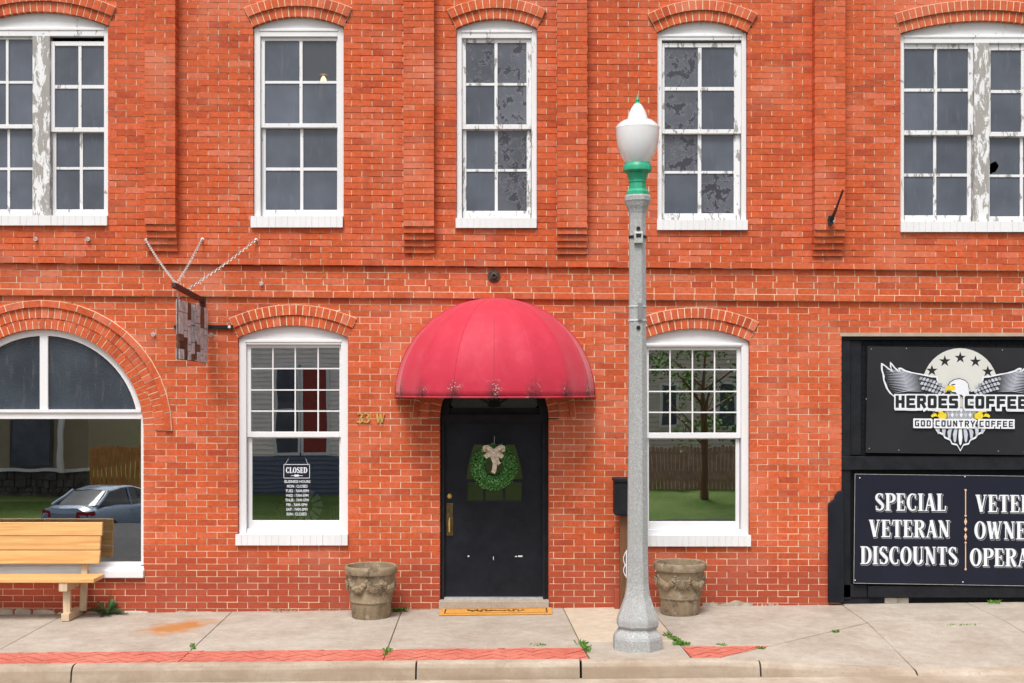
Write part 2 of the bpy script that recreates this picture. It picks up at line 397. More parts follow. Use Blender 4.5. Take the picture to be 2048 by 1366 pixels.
def grass_mat():
    m = NT('lawn'); p = m.geo()
    k = m.mix(m.ramp(m.noise(p, .5, 5), [(.3, 0.), (.7, 1.)]), (.11, .18, .035), (.20, .27, .085))
    k = m.mix(m.ramp(m.noise(p, 9, 5, .7), [(.35, .4), (.7, 0.)]), k, (.02, .05, .008))
    m.col(k).rough(.9, .1); return m.mat
LAWN = grass_mat()
# ------------------------------------------------------------------ the building
B = empty('brick_building', (0, 0, 0), 'two storey orange-red painted brick shop building with white windows', 'building')
YL, YF, YU = 0.0, -.035, -.072            # faces of the ground floor, the frieze and the upper storey
XL, XR, ZT = -7.4, 7.4, 7.55
def slope(z): return max(0., .0078 - 9e-6 * ((HZ - (z - ZC) * PX) - 530))
def zs(z, X): return z - slope(z) * X
class Opening:
    def __init__(s, x0, x1, ybot, yspring, ycrown, ex=20):
        s.x0, s.x1 = wx(x0), wx(x1); s.zb, s.zsp, s.zc = wz(ybot), wz(yspring), wz(ycrown)
        s.cx = (s.x0 + s.x1) / 2; s.h = (s.x1 - s.x0) / 2; rise = s.zc - s.zsp
        s.R = (s.h ** 2 + rise ** 2) / (2 * rise) if rise > 1e-4 else None
        if s.R: s.cz = s.zc - s.R; s.th = math.asin(min(1, s.h / s.R)); s.tan = math.tan(s.th) if s.th < 1.5 else 9
        s.ex = ex / PX
    def span(s, z):
        if z < s.zb: return None
        if z <= s.zsp: return (s.x0, s.x1)
        if not s.R: return None
        q = (s.R + s.ex) ** 2 - (z - s.cz) ** 2
        if q <= 0: return None
        hw = min(math.sqrt(q), s.h + (z - s.zsp) * s.tan)
        return (s.cx - hw, s.cx + hw)
UPW = [Opening(-48, 220, 453, 55, 27), Opening(509, 689, 457, 57, 37), Opening(913, 1074, 458, 60, 41),
       Opening(1313, 1492, 462, 68, 45), Opening(1797, 2125, 466, 70, 45)]
ARCHW = Opening(-119, 287, 1155, 861, 658)
LOW = [Opening(476, 696, 1090, 675, 651), Opening(1279, 1499, 1092, 682, 657)]
DOORO = Opening(880, 1097, 1235, 836, 727.5)
SHOP = Opening(1683, 2330, 1235, 672, 672); SHOP.R = None
LOWER_OPEN = [ARCHW] + LOW + [DOORO, SHOP]

wall = MB(); rest = MB(); cand = []
def brick_row(z0, z1m, yface, x0, x1, openings, Lm, gx, gz_, phase, depth, back, first=None):
    zm = (z0 + z1m) / 2
    blk = sorted(b for b in (o.span(zs(zm, o.cx)) for o in openings) if b)
    segs, a = [], x0
    for b in blk:
        if b[0] > a: segs.append((a, min(b[0], x1)))
        a = max(a, b[1])
    if a < x1: segs.append((a, x1))
    for sa, sb in segs:
        sa_, sb_ = sa, sb
        n = max(1, int((sb - sa) / 1.2)); ia, ib = (.007 if sa > x0 else 0), (.007 if sb < x1 else 0)
        sa, sb = sa + ia, sb - ib
        for i in range(n):
            p, q = sa + (sb - sa) * i / n, sa + (sb - sa) * (i + 1) / n
            wall.prism([(p, zs(z0, p)), (q, zs(z0, q)), (q, zs(z1m, q)), (p, zs(z1m, p))], yface + back, yface + .11)
        sa, sb = sa_, sb_
        k = math.floor((sa - x0 - phase) / Lm)
        while True:
            p, q = x0 + phase + k * Lm + gx / 2, x0 + phase + (k + 1) * Lm - gx / 2
            k += 1
            if p >= sb - .012: break
            full = p >= sa + .045 and q <= sb - .045
            p, q = max(p, sa), min(q, sb)
            if p - sa < .045: p = sa
            if sb - q < .045: q = sb
            if q - p < .02: continue
            m = (p + q) / 2; dz = -slope(zm) * m
            jy = random.uniform(-.0022, .0022); jz = random.uniform(-.0012, .0012)
            z0b, z1b = z0 + gz_ / 2 + dz + jz, z1m - gz_ / 2 + dz + jz
            if full and yface == YL and .02 < z0 and abs(q - p - (Lm - gx)) < 1e-6:
                cand.append((m, yface + jy, (z0b + z1b) / 2))
            else:
                tl = -slope(zm) * (q - p) / 2
                rest.add([(p, yface+jy, z0b-tl), (q, yface+jy, z0b+tl), (q, yface+depth, z0b+tl), (p, yface+depth, z0b-tl),
                          (p, yface+jy, z1b-tl), (q, yface+jy, z1b+tl), (q, yface+depth, z1b+tl), (p, yface+depth, z1b-tl)],
                         [(0,1,5,4),(1,2,6,5),(3,0,4,7),(4,5,6,7),(0,3,2,1)], random.random())
LM = 40.8 / PX
for k in range(1, 55):                                  # ground floor, counted down from the lower band
    z0 = Z_BAND2 - k * PITCH
    if z0 < -.22: break
    brick_row(z0, z0 + PITCH, YL, XL, XR, LOWER_OPEN, LM, .0085, .0078, (.5 * LM if k % 2 else 0) + .02, .10, .0045)
for k in range(5):                                      # frieze between the two string courses
    brick_row(Z_BAND2 + k * PITCH, Z_BAND2 + (k + 1) * PITCH, YF if k else YF - .006, XL, XR, [], LM * (1.0 if k else .98), .0095, .0085, .5 * LM if k % 2 else .07, .12, .005)
k = 0
while Z_BAND1 + k * PITCH < ZT:
    z0 = Z_BAND1 + k * PITCH
    brick_row(z0, z0 + PITCH, YU - (.006 if k == 0 else 0), XL, XR, UPW, LM, .0085, .0062, (.5 * LM if k % 2 else 0) + .05, .14, .0065)
    k += 1
WALL = wall.build('wall', MORTAR, B, fixn=True)
cand.sort(key=lambda c: (c[0] + .2) ** 2 + 1.6 * (c[2] - 1.35) ** 2)
bh, bl = (PITCH - .0078) / 2, (LM - .0085) / 2
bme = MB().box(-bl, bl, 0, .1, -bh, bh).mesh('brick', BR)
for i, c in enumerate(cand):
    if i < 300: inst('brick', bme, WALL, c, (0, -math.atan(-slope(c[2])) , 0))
    else:
        tl = -slope(c[2]) * bl
        x, y, z = c
        rest.add([(x-bl,y,z-bh-tl),(x+bl,y,z-bh+tl),(x+bl,y+.1,z-bh+tl),(x-bl,y+.1,z-bh-tl),(x-bl,y,z+bh-tl),(x+bl,y,z+bh+tl),(x+bl,y+.1,z+bh+tl),(x-bl,y+.1,z+bh-tl)],
                 [(0,1,5,4),(1,2,6,5),(3,0,4,7),(4,5,6,7),(0,3,2,1)], random.random())
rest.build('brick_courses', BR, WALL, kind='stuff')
# the rest of the shell, so no daylight leaks in from behind
sh = MB(); 
sh.box(XL, XL + .1, .1, 8, -.3, ZT); sh.box(XR - .1, XR, .1, 8, -.3, ZT); sh.box(XL, XR, 7.9, 8, -.3, ZT); sh.box(XL, XR, -.04, 8, ZT, ZT + .2)
sh.build('outer_shell', BR, B)

# ---- pilasters with corbelled feet
for px0, px1, yc0, yc1 in ((300, 360, 450, 505), (810, 870, 455, 507), (1113, 1172, 457, 509), (1621, 1681, 461, 513)):
    x0, x1 = wx(px0), wx(px1); xm = (x0 + x1) / 2
    core = MB(); bk = MB()
    kz = round((zs_inv := wz(yc1)) and (wz(yc1) + slope(wz(yc1)) * xm - Z_BAND1) / PITCH)
    z = Z_BAND1 + kz * PITCH; k = 0
    while z < ZT:
        pr = .028 + .028 * min(k, 3) if k < 4 else .13
        yf = YU - pr; dz = -slope(z) * xm
        core.box(x0 + .006, x1 - .006, yf + .006, YU + .01, z + dz, z + PITCH + dz)
        cut = x0 + (x1 - x0) * (.66 if k % 2 else .34)
        for a, b in ((x0, cut - .004), (cut + .004, x1)):
            bk.box(a, b, yf + random.uniform(-.002, .002), YU + .005, z + .003 + dz, z + PITCH - .003 + dz, random.random())
        z += PITCH; k += 1
    P = core.build('pilaster', MORTAR, B)
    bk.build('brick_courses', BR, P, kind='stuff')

# ---- brick arches
def arch(cx, cz, rings, th, yface, visible=lambda x, z: True):
    """rings: (r0, r1, projection, count, gap); angles measured from the vertical, -th..th"""
    ring = MB(); vs = []; hid = MB()
    for r0, r1, pr, n, gap in rings:
        m = max(8, n)
        pts = []
        for i in range(m):
            a0, a1 = -th + 2 * th * i / m, -th + 2 * th * (i + 1) / m
            P = lambda r, a: (cx + r * math.sin(a), cz + r * math.cos(a))
            ring.prism([P(r0 + .001, a0), P(r0 + .001, a1), P(r1 - .001, a1), P(r1 - .001, a0)], yface - pr + .005, yface + .125)
            g = gap / 2 / ((r0 + r1) / 2)
            jy = random.uniform(-.002, .002)
            poly = [P(r0, a0 + g), P(r0, a1 - g), P(r1 - .006, a1 - g), P(r1 - .006, a0 + g)]
            mid = P((r0 + r1) / 2, (a0 + a1) / 2)
            if visible(*mid): vs.append((poly, yface - pr + jy))
            else: hid.prism(poly, yface - pr + jy, yface + .12, random.random())
    A = ring.build('brick_arch', MORTAR_A, B)
    for poly, y in vs:
        MB().prism(poly, y, yface + .12, random.random()).build('voussoir', BR, A)
    if hid.v: hid.build('voussoirs', BR, A, kind='stuff')
inframe = lambda x, z: -5.56 < x < 5.56 and z < 6.6
for o in UPW:
    r = o.R; t = 20 / PX; n = round(2 * o.th * (r + t / 2) / .0715)
    arch(o.cx, o.cz, [(r, r + t, .012, n, .011), (r + t, r + 2 * t, .036, n + 1, .009)], o.th, YU, inframe)
for o in LOW:
    r = o.R; t = 21 / PX; n = round(2 * o.th * (r + t / 2) / .0715)
    arch(o.cx, o.cz, [(r, r + t, .004, n, .011), (r + t, r + 2 * t, .020, n + 1, .011)], o.th, YL)
r = 203 / PX; t = 22 / PX
arch(ARCHW.cx, wz(861), [(r, r + t, .004, 53, .011), (r + t, r + 2 * t, .010, 58, .011), (r + 2 * t, r + 2 * t + 14 / PX, .032, 22, .011)], math.pi / 2, YL, inframe)
r = 108.5 / PX
arch(DOORO.cx, wz(836), [(r, r + t, .012, 27, .012), (r + t, r + 2 * t, .03, 30, .012), (r + 2 * t, r + 2 * t + 11 / PX, .055, 14, .012)], math.pi / 2, YL, lambda x, z: z < wz(785))
# stub corbels under the ends of the big hood mould
for px in (329, 341):
    pass

# ---- windows
def bx(mb, xa, xb, ya, yb, y0, y1, r=0., m=0): return mb.box(wx(xa), wx(xb), y0, y1, wz(yb), wz(ya), r, m)
def arc_poly(o, shrink, n=18, zbot=None):
    r = o.R - shrink; th = math.asin(min(1, (o.h - shrink) / r))
    pts = [(o.cx + r * math.sin(-th + 2 * th * i / n), o.cz + r * math.cos(-th + 2 * th * i / n)) for i in range(n + 1)]
    return pts + [(o.cx + o.h - shrink, zbot), (o.cx - o.h + shrink, zbot)]
def sill(W, xa, xb, ya, yb, yf, step=12.4):
    s = MB(); x = xa
    bx(s, xa + .5, xb - .5, ya + 2, yb - .5, yf - .028, yf + .11)
    while x < xb - 3:
        q = min(x + step + random.uniform(-1, 1), xb)
        if xb - q < 5: q = xb
        bx(s, x + .15, q - .15, ya + random.uniform(0, .6), yb, yf - .036 + random.uniform(-.004, .003), yf + .1); x = q
    s.build('sill', SILLM, W)
def sash(W, xa, xb, ya, yb, cols, rows, y, mat, paint, glass, thick=.034, hole=None, gl_fn=None):
    f = MB()
    bx(f, xa, cols[0][0], ya, yb, y, y + thick); bx(f, cols[-1][1], xb, ya, yb, y, y + thick)
    bx(f, cols[0][0], cols[-1][1], ya, rows[0][0], y + .001, y + thick); bx(f, cols[0][0], cols[-1][1], rows[-1][1], yb, y + .001, y + thick)
    bevel(f.build('sash', paint, W), .003, 1)
    for (a, b), (c, d) in zip(cols, cols[1:]): bx(MB(), b, c, rows[0][0], rows[-1][1], y + .005, y + .026).build('muntin', paint, W)
    for i, ((a, b), (c, d)) in enumerate(zip(rows, rows[1:])):
        for ca, cb in cols: bx(MB(), ca, cb, b, c, y + .007, y + .026).build('muntin', paint, W)
    for j, (a, b) in enumerate(cols):
        for i, (c, d) in enumerate(rows):
            g = gl_fn(j, i) if gl_fn else glass
            if hole and hole[0] == (j, i):
                hx, hz, hr = wx(hole[1]), wz(hole[2]), hole[3] / PX
                x0, x1, z0, z1 = wx(a), wx(b), wz(d), wz(c)
                n = 16; outer = []; inner = []
                for k in range(n):
                    an = 2 * math.pi * k / n; dx, dz = math.cos(an), math.sin(an)
                    tx = ((x1 - hx) / dx if dx > 1e-6 else (x0 - hx) / dx if dx < -1e-6 else 9); tz = ((z1 - hz) / dz if dz > 1e-6 else (z0 - hz) / dz if dz < -1e-6 else 9)
                    tt = min(tx, tz); outer.append((hx + dx * tt, y + .02, hz + dz * tt))
                    rr = hr * random.uniform(.8, 1.15) * (1 + .25 * math.cos(2 * (an - 1.0))); inner.append((hx + dx * min(rr, tt * .98), y + .02, hz + dz * min(rr, tt * .98)))
                # the true corners
                vs = outer + inner
                fs = [(k, (k + 1) % n, n + (k + 1) % n, n + k) for k in range(n)]
                mb = MB().add(vs, fs)
                for cxx, czz in ((x0, z0), (x1, z0), (x1, z1), (x0, z1)):
                    an = math.atan2(czz - hz, cxx - hx) % (2 * math.pi); k = int(an / (2 * math.pi) * n) % n
                    mb.add([outer[k], (cxx, y + .02, czz), outer[(k + 1) % n]], [(0, 1, 2)])
                mb.build('pane', g, W)
            else: bx(MB(), a - 1, b + 1, c - 1, d + 1, y + .017, y + .021).build('pane', g, W)
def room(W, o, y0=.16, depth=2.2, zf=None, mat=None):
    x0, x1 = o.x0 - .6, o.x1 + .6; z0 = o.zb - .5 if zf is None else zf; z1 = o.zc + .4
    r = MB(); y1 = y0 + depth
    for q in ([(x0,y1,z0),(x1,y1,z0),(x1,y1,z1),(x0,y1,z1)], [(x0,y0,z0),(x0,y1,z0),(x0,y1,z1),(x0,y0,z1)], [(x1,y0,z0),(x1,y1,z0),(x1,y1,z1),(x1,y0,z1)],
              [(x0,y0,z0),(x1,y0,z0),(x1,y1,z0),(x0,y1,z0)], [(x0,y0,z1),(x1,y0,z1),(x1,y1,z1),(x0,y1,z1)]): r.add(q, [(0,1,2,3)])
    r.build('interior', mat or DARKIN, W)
def casing(W, o, yf, ybot, ytop, cw, paint, lun_y, yd=.085):
    """white lunette board, jamb boards and head; ytop: top of the sashes, lun_y: underside of the lunette"""
    MB().prism(arc_poly(o, .002, 18, wz(lun_y)), yf + .05, yf + .10).build('lunette', WHITE if paint is WHITE else WORN, W)
    c = MB(); xa, xb = (o.x0 * PX + 1024), (o.x1 * PX + 1024)
    bx(c, xa + .4, xa + cw, lun_y - 3, ybot, yf + .035, yf + yd + .03); bx(c, xb - cw, xb - .4, lun_y - 3, ybot, yf + .035, yf + yd + .03)
    bx(c, xa + cw, xb - cw, lun_y, ytop, yf + .037, yf + yd + .03)
    bx(c, xa + cw - 2, xb - cw + 2, lun_y - 2, lun_y + 3.5, yf + .028, yf + .05)
    bevel(c.build('frame', paint, W), .004, 1)
def up_window(o, cols, rows, sash_top, sl, paint, spaint, cw=13, glass=GLASS_UP, mull=None, gl_fn=None, drop=0, hole=None):
    W = empty('window', (0, 0, 0)); W.parent = B
    xa, xb = o.x0 * PX + 1024, o.x1 * PX + 1024; ysp = (HZ - (o.zsp - ZC) * PX)
    casing(W, o, YU, sl[0] + 2, sash_top, cw, paint, ysp + 4)
    sets = [cols] if not mull else cols
    bounds = [(xa + cw, xb - cw)] if not mull else [(xa + cw, mull[0]), (mull[1], xb - cw)]
    if mull:
        bx(MB(), mull[0], mull[1], sash_top, sl[0] + 2, YU + .03, YU + .13).build('mullion', MULL, W)
    for si, (cs, (p, q)) in enumerate(zip(sets, bounds)):
        rw = rows if not mull else rows[si]
        dt = drop if not isinstance(drop, (list, tuple)) else drop[si]
        mid = (rw[1][1] + rw[2][0]) / 2
        sash(W, p, q, sash_top + dt, mid + 4, cs, rw[:2], YU + .065, None, spaint, glass, gl_fn=(lambda j, i, s=si: gl_fn(s, j, i)) if gl_fn else None)
        lc = [(a + .5, b + .5) for a, b in cs]
        h = None
        if hole and hole[0] == si: h = ((hole[1][0], hole[1][1] - 2), hole[2], hole[3], hole[4])
        sash(W, p + 1, q - 1, mid - 2, sl[0] + 1, lc, rw[2:], YU + .101, None, spaint, glass, gl_fn=(lambda j, i, s=si: gl_fn(s, j, i + 2)) if gl_fn else None, hole=h)
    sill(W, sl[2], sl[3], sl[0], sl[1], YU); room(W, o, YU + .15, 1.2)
    return W
pk = lambda s: (lambda _, j, i: GLASS_PEEL if (j, i) in s else GLASS_UP)
up_window(UPW[0], [[(-39, 12), (17, 66)], [(110, 157), (163, 209)]], [[(79, 162), (167, 249), (257, 334), (339, 418)], [(92, 170), (177, 255), (265, 333), (338, 418)]],
          74, (433, 453, -52, 220), WORN, WORN, 10, mull=(68, 102), drop=(0, 9))
up_window(UPW[1], [(530, 599), (605, 673)], [(82, 162), (167, 247), (256, 334), (340, 419)], 75, (434, 457, 505, 688), WHITE, WORN, 13, gl_fn=lambda s_, j, i: GLASS_THIN if (j, i) == (1, 0) else GLASS_UP)
up_window(UPW[2], [(932, 989), (995, 1053)], [(86, 166), (171, 249), (260, 337), (342, 421)], 78, (438, 458, 912, 1073), WORN, PEEL, 11,
          gl_fn=pk({(0, 0), (1, 0), (1, 2), (1, 3), (1, 1)}))
up_window(UPW[3], [(1329, 1396), (1403, 1468)], [(95, 174), (181, 259), (268, 341), (346, 426)], 82, (442, 462, 1312, 1492), WORN, PEEL, 10,
          gl_fn=pk({(0, 0), (0, 1), (0, 2), (1, 3)}), drop=4)
up_window(UPW[4], [[(1808, 1868), (1874, 1936)], [(1981, 2042), (2048, 2112)]], [[(98, 177), (183, 261), (271, 346), (352, 430)], [(101, 180), (186, 264), (274, 348), (353, 432)]],
          88, (445, 466, 1796, 2127), WORN, PEEL, 9, mull=(1946, 1975), hole=(1, (0, 2), 1990, 333, 11))
def low_window(o, gx0, gx1, vx, hy, y_top, y_meet0, y_meet1, y_bot, sl):
    W = empty('window', (0, 0, 0)); W.parent = B
    ysp = HZ - (o.zsp - ZC) * PX
    casing(W, o, YL, sl[0] + 2, y_top - 3, 15, WHITE, ysp + 6)
    xa, xb = o.x0 * PX + 1024 + 15, o.x1 * PX + 1024 - 15
    xs = [gx0] + vx + [gx1]; cols = [(a + (1.3 if i else 0), b - (1.3 if i < 3 else 0)) for i, (a, b) in enumerate(zip(xs, xs[1:]))]
    ys = [y_top + 3] + hy + [y_meet0]; rws = [(a + (1.3 if i else 0), b - (1.3 if i < 3 else 0)) for i, (a, b) in enumerate(zip(ys, ys[1:]))]
    sash(W, xa, xb, y_top - 3, y_meet1 - 2, cols, rws, YL + .075, None, WHITE, GLASS)
    sash(W, xa + 1, xb - 1, y_meet0 + 4, sl[0] - 8, [(gx0 + 1, gx1 - 1)], [(y_meet1, y_bot)], YL + .112, None, WHITE, GLASS)
    st = MB(); bx(st, xa, xb, sl[0] - 9, sl[0] + 3, YL + .06, YL + .14); st.build('stool', WHITE, W)
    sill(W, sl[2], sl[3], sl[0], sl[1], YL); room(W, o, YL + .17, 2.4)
    return W
WL1 = low_window(LOW[0], 499, 677, [543, 588, 634], [737, 780, 822.5], 692, 864, 877, 1043, (1068, 1090, 472, 696))
WL2 = low_window(LOW[1], 1299, 1476, [1342, 1387, 1431.5], [739, 783, 825], 697, 866, 879, 1045, (1070, 1092, 1277, 1501))
# the big arched shop window
W = empty('arched_window', (0, 0, 0)); W.parent = B
cx, cz = ARCHW.cx, wz(861)
def ringpoly(mb, r0, r1, a0, a1, n, y0, y1):
    for i in range(n):
        p, q = a0 + (a1 - a0) * i / n, a0 + (a1 - a0) * (i + 1) / n
        mb.prism([(cx + r0*math.sin(p), cz + r0*math.cos(p)), (cx + r0*math.sin(q), cz + r0*math.cos(q)), (cx + r1*math.sin(q), cz + r1*math.cos(q)), (cx + r1*math.sin(p), cz + r1*math.cos(p))], y0, y1)
f = MB(); ringpoly(f, 190 / PX, 202.5 / PX, -R(83.2), R(83.2), 40, YL + .05, YL + .12)
bx(f, -119, -111, 838.2, 1131, YL + .05, YL + .12); bx(f, 279.5, 286.5, 838.2, 1131, YL + .05, YL + .12)
bx(f, -112, 280, 819, 825, YL + .035, YL + .12); bx(f, -118.5, 286, 825.2, 838, YL + .055, YL + .12); bx(f, -111, 279.5, 1126, 1134, YL + .05, YL + .12)
f.build('frame', WHITE, W)
bx(MB(), 76, 92, 671, 819, YL + .052, YL + .115).build('mullion', WHITE, W)
for s in (-1, 1):
    pts = [(cx + s * 8 / PX, wz(820))]; rr = 191 / PX
    a0, a1 = math.asin(8 / 191), math.acos((wz(820) - cz) / rr)
    pts += [(cx + s * rr * math.sin(a0 + (a1 - a0) * i / 16), cz + rr * math.cos(a0 + (a1 - a0) * i / 16)) for i in range(17)]
    MB().prism(pts, YL + .085, YL + .09).build('pane', GLASS_OBSC, W)
bx(MB(), -112, 280.5, 837, 1127, YL + .085, YL + .09).build('pane', GLASS, W)
s = MB(); s.add([(wx(-123), YL - .05, wz(1155)), (wx(289), YL - .05, wz(1155)), (wx(289), YL - .05, wz(1140)), (wx(-123), YL - .05, wz(1140)),
    (wx(-123), YL + .12, wz(1155)), (wx(289), YL + .12, wz(1155)), (wx(289), YL + .12, wz(1130)), (wx(-123), YL + .12, wz(1130))],
    [(0,1,2,3),(3,2,6,7),(1,5,6,2),(0,3,7,4),(4,7,6,5),(0,4,5,1)]); bevel(s.build('sill', SILLM, W), .008)
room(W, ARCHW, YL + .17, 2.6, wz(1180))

# ---- the door under the awning
DR = empty('door', (0, 0, 0)); DR.parent = B
f = MB(); cx, cz = DOORO.cx, wz(836)
ringpoly(f, 92 / PX, 108 / PX, -math.pi / 2, math.pi / 2, 28, YL + .05, YL + .13)
bx(f, 879, 888, 836, 1200, YL + .05, YL + .14); bx(f, 1085.5, 1097, 836, 1200, YL + .05, YL + .14)
bx(f, 888, 1085.5, 829, 846, YL + .045, YL + .14); bx(f, 888, 1085.5, 816, 829, YL + .07, YL + .14)
bx(f, 884, 888, 846, 1200, YL + .035, YL + .06); bx(f, 1085.5, 1090, 846, 1200, YL + .035, YL + .06)
f.build('frame', BLACKW, DR)
pts = [(wx(905), wz(816)), (wx(1072), wz(816))] + [(cx + 88/PX * math.sin(a), wz(816) + 80/PX * math.cos(a)) for a in [R(85 - 170 * i / 20) for i in range(21)]]
MB().prism(pts, YL + .1, YL + .104).build('fanlight', GLASS_OBSC, DR)
fm = MB(); hx, hz = wx(988), wz(814)
for a in (-58, -32, 0, 32, 58):
    fm.bar((hx, YL + .095, hz), (hx + .45 * math.sin(R(a)), YL + .095, hz + .45 * math.cos(R(a))), .016, .02, up=(0, 1, 0))
fm.prism([(hx + 13/PX * math.cos(R(180 * i / 12)), hz + 13/PX * math.sin(R(180 * i / 12))) for i in range(13)], YL + .08, YL + .1)
fm.build('fanlight_bars', BLACKW, DR)
MB().prism(pts, YL + .14, YL + .15).build('fanlight_back', DARKIN, DR)
lf = MB()
# leaf with three openings in a tapering arched light
def leaf():
    x0, x1, z0, z1 = wx(888), wx(1085), wz(1196), wz(846)
    yb = YL + .085
    bx(lf, 888, 930, 846, 1196, yb, yb + .045); bx(lf, 1047, 1085.5, 846, 1196, yb, yb + .045)
    bx(lf, 930, 1047, 846, 886, yb, yb + .045); bx(lf, 930, 1047, 1006, 1196, yb, yb + .045)
    L = [(930, 960), (934, 930), (941, 905), (946, 893), (950, 886)]; RR = [(1047, 960), (1043, 930), (1036, 905), (1031, 893), (1027, 886)]
    lf.prism([(wx(930), wz(886))] + [(wx(a), wz(b)) for a, b in reversed(L)] , yb, yb + .045)
    lf.prism([(wx(1047), wz(886))] + [(wx(a), wz(b)) for a, b in reversed(RR)], yb, yb + .045)
leaf(); LF = lf.build('leaf', BLACK, DR)
tr = MB(); yb = YL + .078
for a, b, c, d in ((930, 1047, 960, 966), (930, 1047, 1003, 1008), (930, 934, 966, 1003), (1043, 1047, 966, 1003), (966, 970, 966, 1003), (1006, 1010, 966, 1003), (966, 969, 890, 960), (1008, 1011, 890, 960), (946, 1031, 886, 890)):
    bx(tr, a, b, c, d, yb, yb + .03)
for P in ([(930, 960), (934, 930), (941, 905), (946, 889)], [(1047, 960), (1043, 930), (1036, 905), (1031, 889)]):
    for (a, b), (c, d) in zip(P, P[1:]): tr.bar((wx(a), yb + .01, wz(b)), (wx(c), yb + .01, wz(d)), .02, .024, up=(0, 1, 0))
tr.build('glazing_bars', BLACK, DR)
for a, b, c, d in ((932, 968, 964, 1005), (968, 1008, 964, 1005), (1008, 1045, 964, 1005), (932, 967, 888, 962), (967, 1010, 888, 962), (1010, 1045, 888, 962)):
    bx(MB(), a, b, c, d, YL + .105, YL + .109).build('pane', GLASS_DOOR, DR)
rm = MB(); bx(rm, 895, 1080, 870, 1015, YL + .5, YL + .51); bx(rm, 895, 1080, 870, 1015, YL + .134, YL + .136); rm.build('interior', DARKIN, DR)
h = MB(); bx(h, 892, 905.5, 1008, 1073, YL + .076, YL + .086); HP = bevel(h.build('handle_plate', DBRASS, DR), .003)
hb = MB(); hb.tube([(wx(898.5), YL + .076, wz(1038)), (wx(898.5), YL + .03, wz(1042)), (wx(898.5), YL + .022, wz(1052)), (wx(898.5), YL + .03, wz(1064)), (wx(898.5), YL + .076, wz(1068))], [.007, .009, .010, .009, .007], 8)
hb.build('handle', BRASS, DR, smooth=True)
hb = MB(); hb.lathe([(.0, 0), (.012, .0), (.014, .01), (.02, .014), (.028, .03), (.026, .032)], 0, 0, 16)
o = hb.build('deadbolt', BRASS, DR, smooth=True); o.rotation_euler = (R(-90), 0, 0); o.location = (wx(898), YL + .055, wz(994))
th = MB(); bx(th, 878, 1098, 1200, 1222, YL - .05, YL + .15); bevel(th.build('threshold', CONC, DR), .01)
bx(MB(), 888, 1086, 1196, 1200.5, YL + .03, YL + .12).build('sill_plate', GALV, DR)
sc = MB()
for x, y, wd, hh in ((935, 1113, 3, 3), (986, 1115, 1.2, 7), (1036, 1113, 9, 3), (1030, 1114, 4, 2)): bx(sc, x, x + wd, y, y + hh, YL + .0835, YL + .086)
sc.build('paint_chips', S_WHITE, DR)

# ---- black boarded shopfront in the right-hand opening
SF = empty('boarded_shopfront', (0, 0, 0)); SF.parent = B
b = MB(); bx(b, 1684, 2329, 673, 1235, YL + .085, YL + .12); b.build('backing', BLACKB, SF)
bk = MB(); row = 0; y = 676
while y < 1215:
    x = 1700 - (10 if row % 2 else 0)
    while x < 2325:
        bx(bk, x + .4, x + 21.4, y + .5, y + 11.6, YL + .076 + random.uniform(-.002, .002), YL + .09); x += 22
    y += 12.4; row += 1
bk.build('painted_bricks', BLACKB, SF, kind='stuff')
def board(xa, xb, ya, yb, y0, y1, nm='board', mat=BLACKW): return bevel(bx(MB(), xa, xb, ya, yb, y0, y1).build(nm, mat, SF), .004, 1)
board(1684, 1703, 680, 1200, YL + .03, YL + .08); board(1703.3, 1725, 680, 911, YL + .045, YL + .08); board(1684, 2329, 673, 679.7, YL + .02, YL + .08)
board(1684, 2329, 913, 940, YL + .01, YL + .075); board(1700.3, 1704, 941, 1165, YL + .05, YL + .08)
board(1684, 1736, 1170, 1196, YL + .03, YL + .08); board(1736.5, 2329, 1172, 1195.5, YL + .005, YL + .075); board(1684, 1770, 1196.5, 1222, YL + .045, YL + .08)
bx(MB(), 1680, 2333, 665.5, 672.5, YL - .004, YL + .1).build('lintel', simple('lintel_stone', (.42, .33, .25), .9), SF)
for a, b_ in ((1772, 1798), (1799, 1820)): bx(MB(), a, b_, 1197.5, 1208, YL + .05, YL + .085).build('bare_brick', STONE, SF)
# ogee-topped black board beside the opening
pl = [(1655, 1204), (1655, 1012), (1656, 1006), (1662, 1001), (1667, 998), (1669, 990), (1674, 983), (1680, 980), (1685, 982), (1686, 1204)]
bevel(MB().prism([(wx(a), wz(b)) for a, b in pl], YL - .055, YL - .003).build('side_board', BLACK, SF), .008)
# limestone footing that shows at the left foot of the wall, cement smears elsewhere
fs_ = empty('footing', (0, 0, 0)); fs_.parent = B
for a, b_, c, d in ((-60, 28, 1216, 1240), (30, 64, 1216, 1240), (66, 112, 1219, 1240), (-140, -62, 1217, 1240), (113, 128, 1222, 1240), (170, 200, 1221, 1236), (240, 300, 1221, 1236)):
    pts = [(a + 2, d), (a, c + 6), (a + 5, c + random.uniform(0, 3)), ((a + b_) / 2, c + random.uniform(-1, 2)), (b_ - 4, c + random.uniform(0, 3)), (b_, c + 7), (b_ - 1, d)]
    bevel(MB().prism([(wx(p), wz(q)) for p, q in pts], YL - .03, YL + .05).build('stone', STONE, fs_), .012)
CEM = simple('old_cement', (.4, .35, .29), .95, .3, 18, .7)
for xa, xb, yt in ((200, 480, 1219), (1405, 1505, 1200), (1510, 1560, 1206)):
    n = 14; top = [(xa + (xb - xa) * i / n, yt + 5 + random.uniform(-4, 3) * math.sin(math.pi * i / n) * 1.6) for i in range(n + 1)]
    MB().prism([(wx(p), wz(q)) for p, q in top] + [(wx(xb), wz(1240)), (wx(xa), wz(1240))], YL - .006, YL + .03).build('cement_smear', CEM, fs_)
